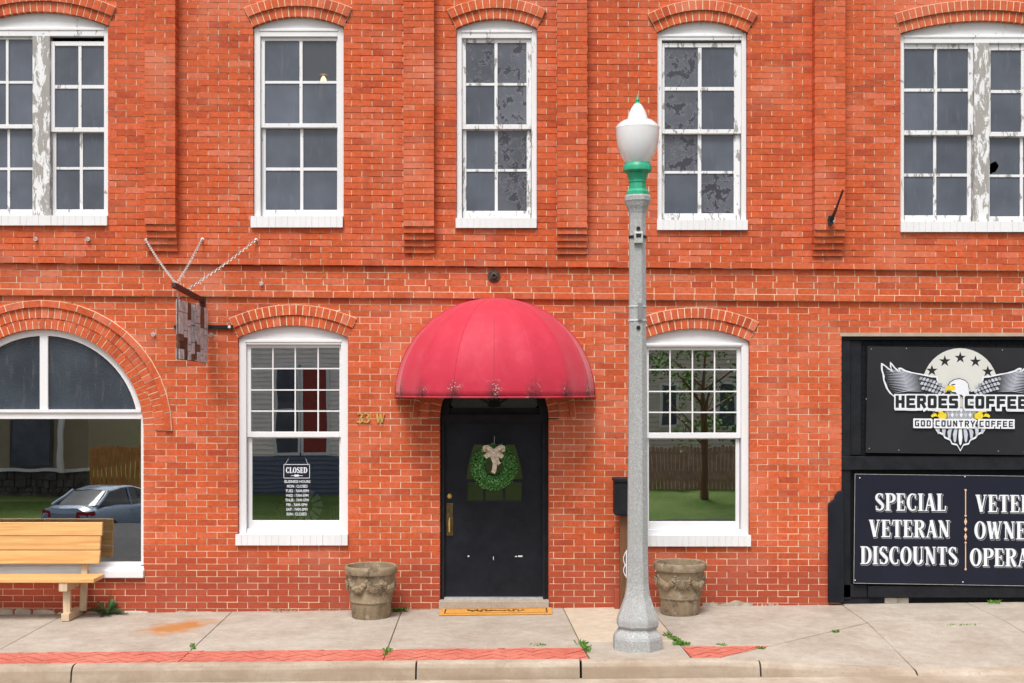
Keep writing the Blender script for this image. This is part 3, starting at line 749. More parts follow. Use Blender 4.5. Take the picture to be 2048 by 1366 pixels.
# ------------------------------------------------------------------ pavement, kerb, street and the land across it
def structure(mb, name, mat, parent=None, smooth=False): 
    o = mb.build(name, mat, parent, smooth)
    if not parent: o['kind'] = 'structure'
    return o
bed = MB(); n = 26
for i in range(n):
    a, b = -7.9 + 15.8 * i / n, -7.9 + 15.8 * (i + 1) / n
    for d0, d1 in ((-.1, .7), (.7, 1.4), (1.4, 2.0), (2.0, 2.5)):
        bed.add([(a, -d0, gz(a, d0) - .02), (b, -d0, gz(b, d0) - .02), (b, -d1, gz(b, d1) - .02), (a, -d1, gz(a, d1) - .02)], [(0, 1, 2, 3)])
PAVE = structure(bed, 'pavement', JOINT)
def slab(poly, mat, name='slab', th=.06, lift=0.):
    o = MB().slab([(x, -d) for x, d in poly], lambda x, d: gz(x, d) + lift, th).build(name, mat, PAVE); return bevel(o, .004, 1)
g = .004; S0, S1 = 2.055, 2.54            # the red strip runs between these depths
fold = [(3.566, 1.01), (1.893, 2.49)]
slab([(-7.9, -.05), (-4.82 - g, -.05), (-4.78 - g, S0 - g), (-7.9, S0 - g)], CONC)
slab([(-4.82 + g, -.05), (-3.03 - g, -.05), (-2.97 - g, S0 - g), (-4.78 + g, S0 - g)], CONC)
slab([(-3.03 + g, -.05), (-1.19 - g, -.05), (-1.15 - g, S0 - g), (-2.97 + g, S0 - g)], CONC)
slab([(-1.19 + g, -.05), (.55 - g, -.05), (.652 - g, S0 - g), (-1.15 + g, S0 - g)], CONC)
slab([(.55 + g, -.05), (1.475 - g, -.05), (1.555 - g, 1.80 - g), (.64 + g, 1.80 - g)], CONC2)
slab([(.64 + g, 1.80 + g), (1.555 - g, 1.80 + g), (1.585 - g, S1 - g), (.69 + g, S1 - g)], CONC)
fx = lambda d: 3.566 + (1.893 - 3.566) * (d - 1.01) / 1.48
slab([(1.475 + g, -.05), (3.566 - g, -.05), (3.566 - g, 1.005 - g), (fx(S0) - .006, S0 - g), (1.565 + g, S0 - g)], CONC)
slab([(3.566 + g, -.05), (4.93 - g, -.05), (4.955 - g, 1.005 - g), (3.566 + g, 1.005 - g)], CONC)
slab([(4.93 + g, -.05), (7.9, -.05), (7.9, 1.005 - g), (4.955 + g, 1.005 - g)], CONC)
slab([(3.566 - g, 1.025), (3.566 - g, 1.8), (2.72, 1.8), (fx(1.8) + .01, 1.8)], CONC)
slab([(fx(1.8) + .01, 1.8), (2.72, 1.8), (3.566 - g, 1.8), (3.55 - g, S1 - g), (2.6, S1 - g), (fx(S1) + .006, S1 - g)], CONC)
slab([(3.566 + g, 1.005 + g), (4.955 - g, 1.005 + g), (4.99 - g, 1.8), (4.99 - g, S1 - g), (3.55 + g, S1 - g), (3.56 + g, 1.8)], CONC)
slab([(4.955 + g, 1.005 + g), (7.9, 1.005 + g), (7.9, S1 - g), (4.99 + g, S1 - g), (4.99 + g, 1.8)], CONC)
# herringbone pavers, each clipped to the strip
def clip(poly, edges):
    for (ax, ay), (bx_, by) in edges:
        out = []
        for i in range(len(poly)):
            p, q = poly[i], poly[(i + 1) % len(poly)]
            fp = (bx_ - ax) * (p[1] - ay) - (by - ay) * (p[0] - ax); fq = (bx_ - ax) * (q[1] - ay) - (by - ay) * (q[0] - ax)
            if fp >= 0: out.append(p)
            if fp * fq < 0:
                t = fp / (fp - fq); out.append((p[0] + (q[0] - p[0]) * t, p[1] + (q[1] - p[1]) * t))
        poly = out
        if len(poly) < 3: return []
    return poly
def ccw(p): return p if sum(a[0] * b[1] - b[0] * a[1] for a, b in zip(p, p[1:] + p[:1])) > 0 else p[::-1]
strips = [ccw([(-7.9, S0), (-2.97 - g, S0), (-2.955 - g, S1), (-7.9, S1)]), ccw([(-2.97 + g, S0), (-1.15 - g, S0), (-1.14 - g, S1), (-2.955 + g, S1)]),
          ccw([(-1.15 + g, S0), (.652 - g, S0), (.685 - g, S1), (-1.14 + g, S1)]), ccw([(1.565 + g, S0), (fx(S0) - .012, S0), (fx(S1) - .012, S1), (1.59 + g, S1)])]
PW, PLn = .098, .2; c45, s45 = math.cos(R(45)), math.sin(R(45)); npv = 0
def paver(cx, cy, ang):
    global npv
    ca, sa = math.cos(ang), math.sin(ang); q = .005
    rect = [(cx + ca*u - sa*v, cy + sa*u + ca*v) for u, v in ((-PLn/2+q, -PW/2+q), (PLn/2-q, -PW/2+q), (PLn/2-q, PW/2-q), (-PLn/2+q, PW/2-q))]
    for st in strips:
        pc = clip(rect, list(zip(st, st[1:] + st[:1])))
        if len(pc) >= 3:
            A = abs(sum(a[0]*b[1] - b[0]*a[1] for a, b in zip(pc, pc[1:] + pc[:1]))) / 2
            if A < .0006: continue
            yield pc
far = MB()
def herring():
    k = PW
    for n_ in range(-70, 70):
        for m_ in range(-45, 45):
            # unit cell: horizontal brick and vertical brick, stepping diagonally
            bx0, by0 = n_ * k + m_ * 2 * k, n_ * k - m_ * 2 * k
            yield (bx0 + k, by0 + k / 2, 0.)
            yield (bx0 + 2.5 * k, by0, math.pi / 2)
cnt = 0
for u, v, an in herring():
    X = (u * c45 - v * s45) - 1.0; Y = (u * s45 + v * c45) + 2.3
    if not (-7.9 < X < 2.6 and 1.9 < Y < 2.7): continue
    for pc in paver(X, Y, an + R(45)):
        jz = random.uniform(-.003, .002)
        if X > -5.3 and cnt < 300:
            MB().slab([(x, -d) for x, d in pc], lambda x, d: gz(x, d) + jz, .018).build('paver', PAVER, PAVE); cnt += 1
        else: far.slab([(x, -d) for x, d in pc], lambda x, d: gz(x, d) + jz, .018)
if far.v: far.build('pavers', PAVER, PAVE, kind='stuff')
# kerb: rounded top, battered face, cast in lengths, dying away at the ramp
def street_z(X): return .0113 * X * .75 - .155
KERB = empty('kerb', (0, 0, 0)); KERB['kind'] = 'structure'
for a, b in ((-7.9, -3.86), (-3.85, -.845), (-.835, .595), (.61, 2.17), (2.18, 3.54), (3.55, 4.985), (4.995, 7.9)):
    k = MB(); m = 10; prev = None
    for i in range(m + 1):
        X = a + .003 + (b - a - .006) * i / m
        zt = gz(X, 2.54); zb = street_z(X); h = max(zt - zb, .012)
        ring = [(S1, zt - .03), (S1, zt), (S1 + .07, zt - .002), (S1 + .105, zt - min(.014, h * .3)), (S1 + .128, zt - min(.045, h * .6)), (S1 + .15, zb), (S1 + .15, zb - .05)]
        vs = [(X, -d, z) for d, z in ring]
        if prev is not None:
            nn = len(vs); k.add(prev + vs, [(j, j + 1, nn + j + 1, nn + j) for j in range(nn - 1)])
            if i == m: k.add(vs, [tuple(range(nn))])
        else: k.add(vs, [tuple(range(len(vs)))])
        prev = vs
    k.build('kerb_length', KERBM, KERB, smooth=True)
gt = MB(); gt.slab([(-7.9, -2.66), (7.9, -2.66), (7.9, -3.15), (-7.9, -3.15)], lambda X, d: street_z(X) + .004 - .03 * (d - 2.66), .1)
structure(gt, 'gutter', KERBM)
# street, car park and lawn as one falling sheet
prof = [(3.1, -.175), (7, -.10), (11, -.3), (15, -1.2), (18, -1.92), (24, -1.97), (29, -2.12)]
st = MB()
for (d0, z0), (d1, z1) in zip(prof, prof[1:]):
    st.add([(-80, -d0, z0 + (-.06 if d0 < 4 else 0)), (80, -d0, z0 + (.06 if d0 < 4 else 0)), (80, -d1, z1), (-80, -d1, z1)], [(0, 1, 2, 3)])
structure(st, 'road', ASPH)
gp = [(29, -2.14), (34, -1.75), (42, -1.55), (80, -1.5), (600, -1.5)]
gr = MB()
for (d0, z0), (d1, z1) in zip(gp, gp[1:]): gr.add([(-400, -d0, z0), (400, -d0, z0), (400, -d1, z1), (-400, -d1, z1)], [(0, 1, 2, 3)])
structure(gr, 'lawn_ground', LAWN)
for a, b in ((-80, XL - .5), (XR + .5, 80)):      # ground beside and behind the building
    sd = MB(); sd.add([(a, -3.1, -.18), (b, -3.1, -.18), (b, 40, -.2), (a, 40, -.2)], [(0, 1, 2, 3)]); structure(sd, 'side_ground', CONC)

# ------------------------------------------------------------------ across the street (seen in the shop windows)
T2 = lambda d: PX * D / (D + d)                     # pixels per metre of a thing mirrored in the glass, d in front of the wall
mx = lambda px, d: (px - 1024) / T2(d)
mz = lambda py, d: ZC + (HZ - py) / T2(d)
SIDING = lambda nm, c: simple(nm, c, .7, .08, 3, 0)
G_SID, B_SID, BEIGE, TRIM, ROOFM, FIELD = SIDING('grey_siding', (.86, .80, .76)), SIDING('slate_blue_siding', (.13, .155, .22)), SIDING('beige_stucco', (.3, .25, .17)), SIDING('white_trim', (.75, .75, .75)), SIDING('roof_shingle', (.07, .065, .06)), simple('fieldstone', (.11, .10, .095), .9, .5, 3, .8, dist=.05)
FENCEW = simple('cedar_fence', (.5, .22, .06), .8, .3, 3, 0)
def gable(root, x0, x1, y0, y1, z0, z1, rise, mat):
    r = MB(); e = .4; xm = (x0 + x1) / 2
    for sx, xe in ((-1, x0 - e), (1, x1 + e)):
        r.add([(xe, y0 + e, z1 - .15), (xe, y1 - e, z1 - .15), (xm, y1 - e, z1 + rise), (xm, y0 + e, z1 + rise), (xe, y0 + e, z1), (xe, y1 - e, z1), (xm, y1 - e, z1 + rise + .15), (xm, y0 + e, z1 + rise + .15)],
              [(0, 1, 2, 3), (4, 5, 6, 7), (0, 1, 5, 4), (0, 3, 7, 4), (1, 2, 6, 5)])
    o = r.build('roof', ROOFM, root); g_ = MB().prism([(x0, z1), (x1, z1), (xm, z1 + rise)], y0 - .05, y0 - .25); g_.build('gable_wall', mat, root); return o
d = 34; hy = -d
GH = empty('clapboard_house', (mx(588, d), hy, -1.75), 'grey clapboard house with white sash windows, mirrored in the CLOSED window', 'house')
x0, x1 = mx(380, d), mx(800, d); zt = mz(600, d); zb = mz(975, d); zm = mz(918, d)
cl = MB(); z = zm
while z < zt: cl.add([(x0, hy - .0, z + .17), (x1, hy, z + .17), (x1, hy + .035, z), (x0, hy + .035, z), (x0, hy - .3, z), (x1, hy - .3, z)], [(0, 1, 2, 3), (3, 2, 5, 4)]); z += .17
cl.box(x0, x1, hy - 8, hy - .02, zm, zt); cl.build('wall', G_SID, GH)
cl = MB(); z = zb - .2
while z < zm - .01: cl.add([(x0 - .02, hy + .04, z + .17), (x1 + .02, hy + .04, z + .17), (x1 + .02, hy + .08, z), (x0 - .02, hy + .08, z), (x0, hy - .3, z), (x1, hy - .3, z)], [(0, 1, 2, 3), (3, 2, 5, 4)]); z += .17
cl.box(x0, x1, hy - 8, hy + .03, zb - .4, zm); cl.build('base_wall', B_SID, GH)
gable(GH, x0, x1, hy, hy - 8, 0, zt, 2.6, G_SID)
for a, b in ((553, 594), (606, 652)):
    wn = MB(); X0, X1, Z0, Z1 = mx(a, d), mx(b, d), mz(905, d), mz(738, d); yy = hy + .04
    for q in ((X0 - .1, X0, Z0, Z1), (X1, X1 + .1, Z0, Z1), (X0 - .14, X1 + .14, Z1, Z1 + .14), (X0 - .14, X1 + .14, Z0 - .12, Z0), (X0, X1, (Z0 + Z1) / 2 - .04, (Z0 + Z1) / 2 + .04)): wn.box(q[0], q[1], yy - .1, yy + .06, q[2], q[3])
    wo = wn.build('window', TRIM, GH); MB().box(X0, X1, yy, yy + .035, Z0, Z1).build('pane', GLASS_UP if a < 600 else simple('red_curtain', (.3, .05, .04), .8), wo)
BH = empty('stucco_house', (mx(60, d), hy, -1.9), 'beige house with fieldstone base, mirrored in the arched window', 'house')
x0, x1 = mx(-260, d), mx(172, d); zt = mz(690, d); zm = mz(945, d); zb = -2.3
MB().box(x0, x1, hy - 7, hy, zm, zt).build('wall', BEIGE, BH)
fsn = MB()
zz = zb
while zz < zm - .05:
    xx = x0; hh_ = random.uniform(.16, .26)
    while xx < x1:
        ww = random.uniform(.2, .45); fsn.box(xx + .015, min(xx + ww, x1) - .015, hy - .2, hy + .12 + random.uniform(-.05, .05), zz + .012, min(zz + hh_, zm) - .012); xx += ww
    zz += hh_
fsn.box(x0, x1, hy - .3, hy + .04, zb, zm); fsn.build('stone_base', FIELD, BH, kind='stuff')
MB().box(x0 - .1, x1 + .1, hy - .3, hy + .22, zm, zm + .12).build('ledge', TRIM, BH)
gable(BH, x0, x1, hy, hy - 7, 0, zt, 2.4, BEIGE)
for a, b in ((24, 99), (-90, -20)):
    wo = MB().box(mx(a, d) - .1, mx(b, d) + .1, hy - .1, hy + .05, mz(932, d) - .1, mz(800, d) + .1).build('window', ROOFM, BH)
    MB().box(mx(a, d), mx(b, d), hy, hy + .07, mz(932, d), mz(800, d)).build('pane', GLASS_UP, wo)
MB().box(mx(122, d), mx(131, d), hy + .3, hy + .5, zm, zt).build('porch_post', TRIM, BH)
def fence(name, px0, px1, dd, ytop, zbase, label, mat, group=None):
    F = empty(name, (mx((px0 + px1) / 2, dd), -dd, zbase), label, 'fence', group)
    X, Xe = mx(px0, dd), mx(px1, dd); i = 0; ztop = mz(ytop, dd)
    for z in (zbase + .35, ztop - .3): MB().box(X, Xe, -dd - .09, -dd - .03, z, z + .09).build('rail', mat, F)
    bme_ = {}
    while X < Xe:
        h_ = ztop - zbase + random.uniform(-.03, .03)
        MB().prism([(X, zbase), (X + .135, zbase), (X + .135, zbase + h_ - .04), (X + .1, zbase + h_), (X + .035, zbase + h_), (X, zbase + h_ - .04)], -dd - .02 + random.uniform(-.01, .01), -dd + .005).build('picket', mat, F); X += .158; i += 1
fence('picket_fence', 176, 330, 31, 893, -2.1, 'orange-brown board fence mirrored at the right of the arched window', FENCEW)
fence('picket_fence', 1240, 1540, 36, 893, -1.7, 'weathered red-brown board fence mirrored in the lower right window', simple('weathered_fence', (.40, .23, .17), .8, .3, 3, 0))
SHD = empty('taupe_house', (mx(1400, 44), -44, -1.6), 'taupe sided house behind the fence, mirrored in the upper panes of the lower right window', 'house')
x0, x1 = mx(1150, 44), mx(1720, 44); TAU = SIDING('taupe_siding', (.62, .55, .48)); cl = MB(); z = -1.7
while z < 6.4: cl.add([(x0, -44, z + .2), (x1, -44, z + .2), (x1, -43.96, z), (x0, -43.96, z), (x0, -44.3, z), (x1, -44.3, z)], [(0, 1, 2, 3), (3, 2, 5, 4)]); z += .2
cl.box(x0, x1, -52, -44.02, -1.7, 6.4); cl.build('wall', TAU, SHD); gable(SHD, x0, x1, -44, -52, 0, 6.4, 2.5, TAU)
for a, b in ((1325, 1352), (1440, 1467)):
    wo = MB().box(mx(a, 44) - .12, mx(b, 44) + .12, -44.1, -43.93, mz(850, 44) - .12, mz(770, 44) + .12).build('window', TRIM, SHD); MB().box(mx(a, 44), mx(b, 44), -44, -43.9, mz(850, 44), mz(770, 44)).build('pane', GLASS_UP, wo)
# trees mirrored in the lower right window
def tree(px, dd, zbase, h, rad, label, seed):
    random.seed(seed)
    T = empty('leafy_tree', (mx(px, dd), -dd, zbase), label, 'tree', 'trees across the street')
    c = Vector((mx(px, dd), -dd, zbase)); t = MB(); t.tube([c, c + Vector((.05, 0, h * .3)), c + Vector((-.05, .05, h * .6)), c + Vector((.1, 0, h * .9))], [.16, .13, .08, .02], 8)
    for i in range(9):
        a = random.uniform(0, 6.28); z0 = h * random.uniform(.3, .7); t.tube([c + Vector((0, 0, z0)), c + Vector((math.cos(a) * rad * .5, math.sin(a) * rad * .5, z0 + h * .12)), c + Vector((math.cos(a) * rad * .9, math.sin(a) * rad * .9, z0 + h * .2))], [.06, .04, .015], 5)
    t.build('trunk', BROWNW, T, smooth=True)
    L = MB(); cl = [Vector((random.gauss(0, .42) * rad, random.gauss(0, .42) * rad, h * random.uniform(.35, 1.))) for _ in range(20)]
    for q in cl:
        rr = rad * random.uniform(.22, .4); sh = random.random()
        for _ in range(60):
            p = c + q + Vector((random.gauss(0, 1), random.gauss(0, 1), random.gauss(0, .8))) * rr * .55
            u = Vector((random.gauss(0, 1), random.gauss(0, 1), random.gauss(0, 1))).normalized() * .09; v = u.orthogonal().normalized() * .05
            L.add([p - u, p + v, p + u, p - v], [(0, 1, 2, 3)], min(1, max(0, sh + random.uniform(-.3, .3))))
    L.build('crown', WEED, T, kind='stuff', fixn=False)
tree(1410, 33, -1.8, 6.2, 2.0, 'bushy green tree in front of the fence, mirrored in the lower right window', 3)
random.seed(21)
# ---- the parked car mirrored in the arched window
def car():
    rc = Vector((mx(122, 20.5), -20.5, -1.93)); hd = Vector((.30, -.954, 0)).normalized(); lt = Vector((-hd.y, hd.x, 0))
    C = empty('parked_car', rc + hd * 2.3, 'steel blue four-door sedan parked across the street, mirrored in the arched window', 'car')
    P = lambda u, v, z: rc + hd * u + lt * v + Vector((0, 0, z))      # u from the rear bumper forward
    paint = NT('steel_blue_car_paint'); paint.col((.27, .35, .46)).rough(.25, .5); paint.b.inputs['Coat Weight'].default_value = .6; pm = paint.mat
    cg = NT('car_window'); cg.col((.012, .013, .015)).rough(.05, .6); red = NT('tail_light'); red.col((.35, .01, .012)).rough(.15, .6)
    ty = simple('tyre', (.015, .015, .015), .8, .1, 10, 0); rim = simple('alloy_rim', (.45, .45, .46), .35, .1, 10, 0, metal=.7); plm = simple('plate', (.55, .55, .5), .5, .1, 10, 0)
    # lower body: stations (u, halfwidth, z bottom, z belt, z deck)
    stn = [(0, .70, .42, .78, .86), (.06, .80, .30, .86, 1.0), (.3, .87, .24, .92, 1.06), (.9, .90, .22, .95, 1.03), (1.6, .91, .2, .95, .99), (2.6, .91, .2, .93, .96), (3.3, .90, .2, .90, .94), (4.0, .86, .24, .82, .86), (4.4, .76, .3, .70, .76), (4.55, .6, .36, .6, .64)]
    b = MB(); prev = None
    for u, hw, zb_, zbelt, zd in stn:
        ring = [(-hw * .9, zb_), (-hw, (zb_ + zbelt) / 2 - .05), (-hw * .985, zbelt - .05), (-hw * .93, zbelt + .02), (-hw * .5, zd), (hw * .5, zd), (hw * .93, zbelt + .02), (hw * .985, zbelt - .05), (hw, (zb_ + zbelt) / 2 - .05), (hw * .9, zb_)]
        vs = [P(u, v, z) for v, z in ring]; nn = len(vs)
        if prev: b.add(prev + vs, [(j, (j + 1) % nn, nn + (j + 1) % nn, nn + j) for j in range(nn)])
        else: b.add(vs, [tuple(range(nn))])
        prev = vs
    b.add(prev, [tuple(range(len(prev)))]); bo = b.build('body', pm, C, smooth=True)
    g_ = MB(); rf = MB(); gs = [(.55, .70, 1.04, .66, 1.05), (1.15, .74, .98, .57, 1.40), (1.7, .75, .96, .56, 1.46), (2.4, .75, .95, .56, 1.44), (2.9, .75, .94, .58, 1.30), (3.45, .72, .92, .66, .95)]
    prev = None
    for u, wb, z0, wt, z1 in gs:
        vs = [P(u, -wb, z0), P(u, -wt, z1 - .04), P(u, -wt * .86, z1), P(u, wt * .86, z1), P(u, wt, z1 - .04), P(u, wb, z0)]
        if prev: g_.add(prev + vs, [(0, 1, 7, 6), (1, 2, 8, 7), (3, 4, 10, 9), (4, 5, 11, 10), (2, 3, 9, 8)])
        prev = vs
    g_.build('windows', cg.mat, C, smooth=True)
    prev = None
    for u, wb, z0, wt, z1 in gs[1:5]:
        vs = [P(u, -wt * 1.01, z1 - .05), P(u, -wt * .86, z1 + .012), P(u, wt * .86, z1 + .012), P(u, wt * 1.01, z1 - .05)]
        if prev: rf.add(prev + vs, [(0, 1, 5, 4), (1, 2, 6, 5), (2, 3, 7, 6)])
        prev = vs
    for s_ in (-1, 1):
        rf.tube([P(.5, s_ * .71, 1.04), P(.95, s_ * .64, 1.24), P(1.2, s_ * .57, 1.40)], .045, 6); rf.tube([P(3.45, s_ * .72, .95), P(2.9, s_ * .59, 1.30)], .035, 6)
        rf.tube([P(2.0, s_ * .755, .96), P(2.05, s_ * .575, 1.43)], .03, 6)
    rf.build('roof', pm, C, smooth=True)
    for s_ in (-1, 1):
        l_ = MB(); l_.add([P(-.015, s_ * .40, .74), P(.03, s_ * .74, .76), P(.22, s_ * .87, .84), P(.20, s_ * .86, .95), P(.035, s_ * .74, .94), P(-.01, s_ * .42, .90)], [(0, 1, 4, 5), (1, 2, 3, 4)]); l_.build('tail_light', red.mat, C)
        for u in (.85, 3.55):
            w_ = MB(); c_ = P(u, s_ * .82, .32)
            for k_, (r_, v0, v1) in enumerate(((.32, -.1, .1),)):
                w_.add([c_ + hd * r_ * math.cos(t_) + Vector((0, 0, r_ * math.sin(t_))) + lt * vv for vv in (v0, v1) for t_ in [2 * math.pi * i / 20 for i in range(20)]], [(i, (i + 1) % 20, 20 + (i + 1) % 20, 20 + i) for i in range(20)] + [tuple(range(20)), tuple(range(39, 19, -1))])
            wo = w_.build('wheel', ty, C); r2 = MB()
            r2.add([c_ + hd * .21 * math.cos(t_) + Vector((0, 0, .21 * math.sin(t_))) + lt * s_ * .106 for t_ in [2 * math.pi * i / 14 for i in range(14)]], [tuple(range(14))]); r2.build('rim', rim, wo)
        h_ = MB(); 
        for u in (1.75, 2.75): h_.bar(P(u, s_ * .915, .84), P(u + .18, s_ * .915, .84), .02, .03)
        h_.build('door_handle', pm, C)
        c_ = P(3.1, s_ * .98, 1.0); MB().box(c_.x - .09, c_.x + .09, c_.y - .06, c_.y + .06, c_.z - .06, c_.z + .06).build('mirror', pm, C)
    MB().add([P(-.012, -.26, .52), P(-.012, .26, .52), P(-.012, .26, .66), P(-.012, -.26, .66)], [(0, 1, 2, 3)]).build('number_plate', plm, C)
    MB().tube([P(-.02, -.66, .45), P(-.06, -.4, .44), P(-.07, 0, .44), P(-.06, .4, .44), P(-.02, .66, .45)], .07, 6).build('bumper', pm, C, smooth=True)
car()
# ------------------------------------------------------------------ awning
AX, AZ, AR, AD = wx(990), wz(793.5), 198.5 / PX, .92
AW = empty('dome_awning', (AX, 0, AZ), 'faded red quarter-dome fabric awning over the black door', 'awning')
def awn_pt(ph, th, k=1.):
    sag = 1 - .022 * math.sin(8 * ph) ** 2 * math.cos(th) ** .5 if abs(math.cos(th)) > 1e-3 else 1
    return Vector((AX + AR * k * math.cos(th) * math.sin(ph) * sag, YL - .004 - AD * k * math.cos(th) * math.cos(ph) * sag, AZ + (AR - .01) * k * math.sin(th)))
aw = MB(); NP, NTH = 64, 22
for i in range(NP):
    for j in range(NTH):
        q = [(-math.pi/2 + math.pi * (i + a) / NP, math.pi/2 * (j + b) / NTH) for a, b in ((0,0),(1,0),(1,1),(0,1))]
        aw.add([awn_pt(*t_) for t_ in q], [(0,1,2,3)])
me = aw.build('canopy', AWN, AW, smooth=True)
bm = bmesh.new(); bm.from_mesh(me.data); bmesh.ops.remove_doubles(bm, verts=bm.verts, dist=1e-4); bmesh.ops.recalc_face_normals(bm, faces=bm.faces); bm.to_mesh(me.data); bm.free()
me.data.polygons.foreach_set('use_smooth', [True] * len(me.data.polygons))
sm = me.modifiers.new('thick', 'SOLIDIFY'); sm.thickness = .004; sm.offset = 0
for k in range(-3, 4):
    ph = R(22.5 * k); s_ = MB(); s_.tube([awn_pt(ph, R(90 * j / 18), 1.002) for j in range(19)], .0045, 5); s_.build('seam', AWN, AW, smooth=True)
    if k: s_ = MB(); s_.tube([awn_pt(ph, R(90 * j / 12), .975) for j in range(13)], .011, 6); s_.build('rib', GALV, AW, smooth=True)
hm = MB(); hm.tube([awn_pt(-math.pi/2 + math.pi * i / 48, 0) + Vector((0, 0, .004)) for i in range(49)], .010, 6); hm.build('hem', AWN, AW, smooth=True)
hm = MB(); hm.tube([awn_pt(s * math.pi/2, R(90 * j / 20), 1.004) + Vector((0, -.004, 0)) for s, rng in ((-1, range(21)), (1, range(19, -1, -1))) for j in rng], .009, 6); hm.build('wall_edge', AWN, AW, smooth=True)
# ------------------------------------------------------------------ lamp post
LD = 2.1; LX = wx(1275, LD); LS = PX * D / (D - LD); LG = gz(LX, LD)
lz = lambda py: ZC + (HZ - py) / LS
LP = empty('street_lamp', (LX, -LD, LG), 'tall grey aggregate lamp post with green collar and white acorn globe', 'street lamp')
def lathe_px(prof, n, rot=0., clampz=None): return MB().lathe([(h / LS, max(LG - .02, lz(y))) for y, h in prof], LX, -LD, n, rot)
k8 = 1 / math.cos(R(22.5))
base = [(1300, 48), (1275, 48), (1269.5, 46.5), (1264, 42.5), (1258, 38), (1254, 37), (1252, 39.5), (1249, 41), (1241, 41), (1237, 40.5), (1232, 39), (1222, 35.5), (1206, 29.8), (1193, 25.5), (1180, 23.2), (1164, 21.6), (1090, 20.3), (900, 18.8), (700, 17.6), (480, 16.6), (440, 16.2), (428, 17), (420, 19), (412.6, 22), (405, 24.3), (402, 25.6), (393, 25.8), (391, 24)]
bevel(lathe_px([(y, h * k8 * .985) for y, h in base], 8, R(22.5)).build('post', AGG, LP), .012, 2)
lathe_px([(391, 23.5), (384, 23.5), (381, 21), (378.6, 18.6), (366, 17.4), (365, 18.8), (362.5, 18.8), (361.5, 17.8), (350, 21.5), (345, 23)], 8, R(22.5)).build('collar', GREEN, LP)
lathe_px([(346, 23), (345, 26), (342, 29), (334, 29.3), (331.5, 28), (328, 26), (326.5, 25)], 32).build('collar_ring', GREEN, LP, smooth=True)
lathe_px([(327, 24.3), (320, 28.5), (311.7, 33.3), (300, 37.6), (289.7, 40.4), (278, 42.2), (268, 43.1), (258, 43.7)], 40).build('globe', GLOBE, LP, smooth=True)
lathe_px([(258, 44), (255.5, 44), (253, 42.5), (249, 40), (245.5, 36), (242, 31), (239.5, 23.5), (237, 20.6), (232, 19.6), (224, 16.6), (217, 13), (212, 9.8), (208.5, 7)], 40).build('globe_lid', GLOBE, LP, smooth=True)
lathe_px([(322, 15), (318, 17), (300, 18), (275, 18), (262, 14), (250, 6), (225, 5), (215, 2)], 20).build('refractor', S_WHITE, LP, smooth=True)
lathe_px([(209, 7), (206, 5.5), (203.5, 3), (201.5, 4), (199, 4), (197, 2.3), (193, 1.6), (189, .4)], 16).build('finial', GREEN, LP, smooth=True)
yf = -LD - 17 / LS
def lbox(xa, xb, ya, yb, y0, y1): return MB().box((xa - 1275) / LS + LX, (xb - 1275) / LS + LX, y0, y1, lz(yb), lz(ya))
st = MB(); st.lathe([(18.3 / LS, lz(477)), (18.3 / LS, lz(472))], LX, -LD, 24); st.build('strap', IRON, LP)
b_ = lbox(1266, 1284, 466, 489, yf - .03, yf + .01); bevel(b_.build('banner_bracket', GALV, LP), .006)
lbox(1270, 1280, 470, 477, yf - .036, yf - .029).build('bracket_slot', IRON, LP)
HOLES = []
for y in (459, 656): 
    HOLES.append((LX, yf + .012, lz(y)))
b_ = lbox(1274, 1283, 607, 641, yf - .02, yf + .01); o = b_.build('junction_plate', simple('grey_plastic', (.2, .2, .2), .6), LP)
for h_, a, b in ((18.9, 642, 639.5), (18.6, 614, 612)): st = MB(); st.lathe([(h_ / LS, lz(a)), (h_ / LS, lz(b))], LX, -LD, 24); st.build('cable_tie', S_WHITE, LP)
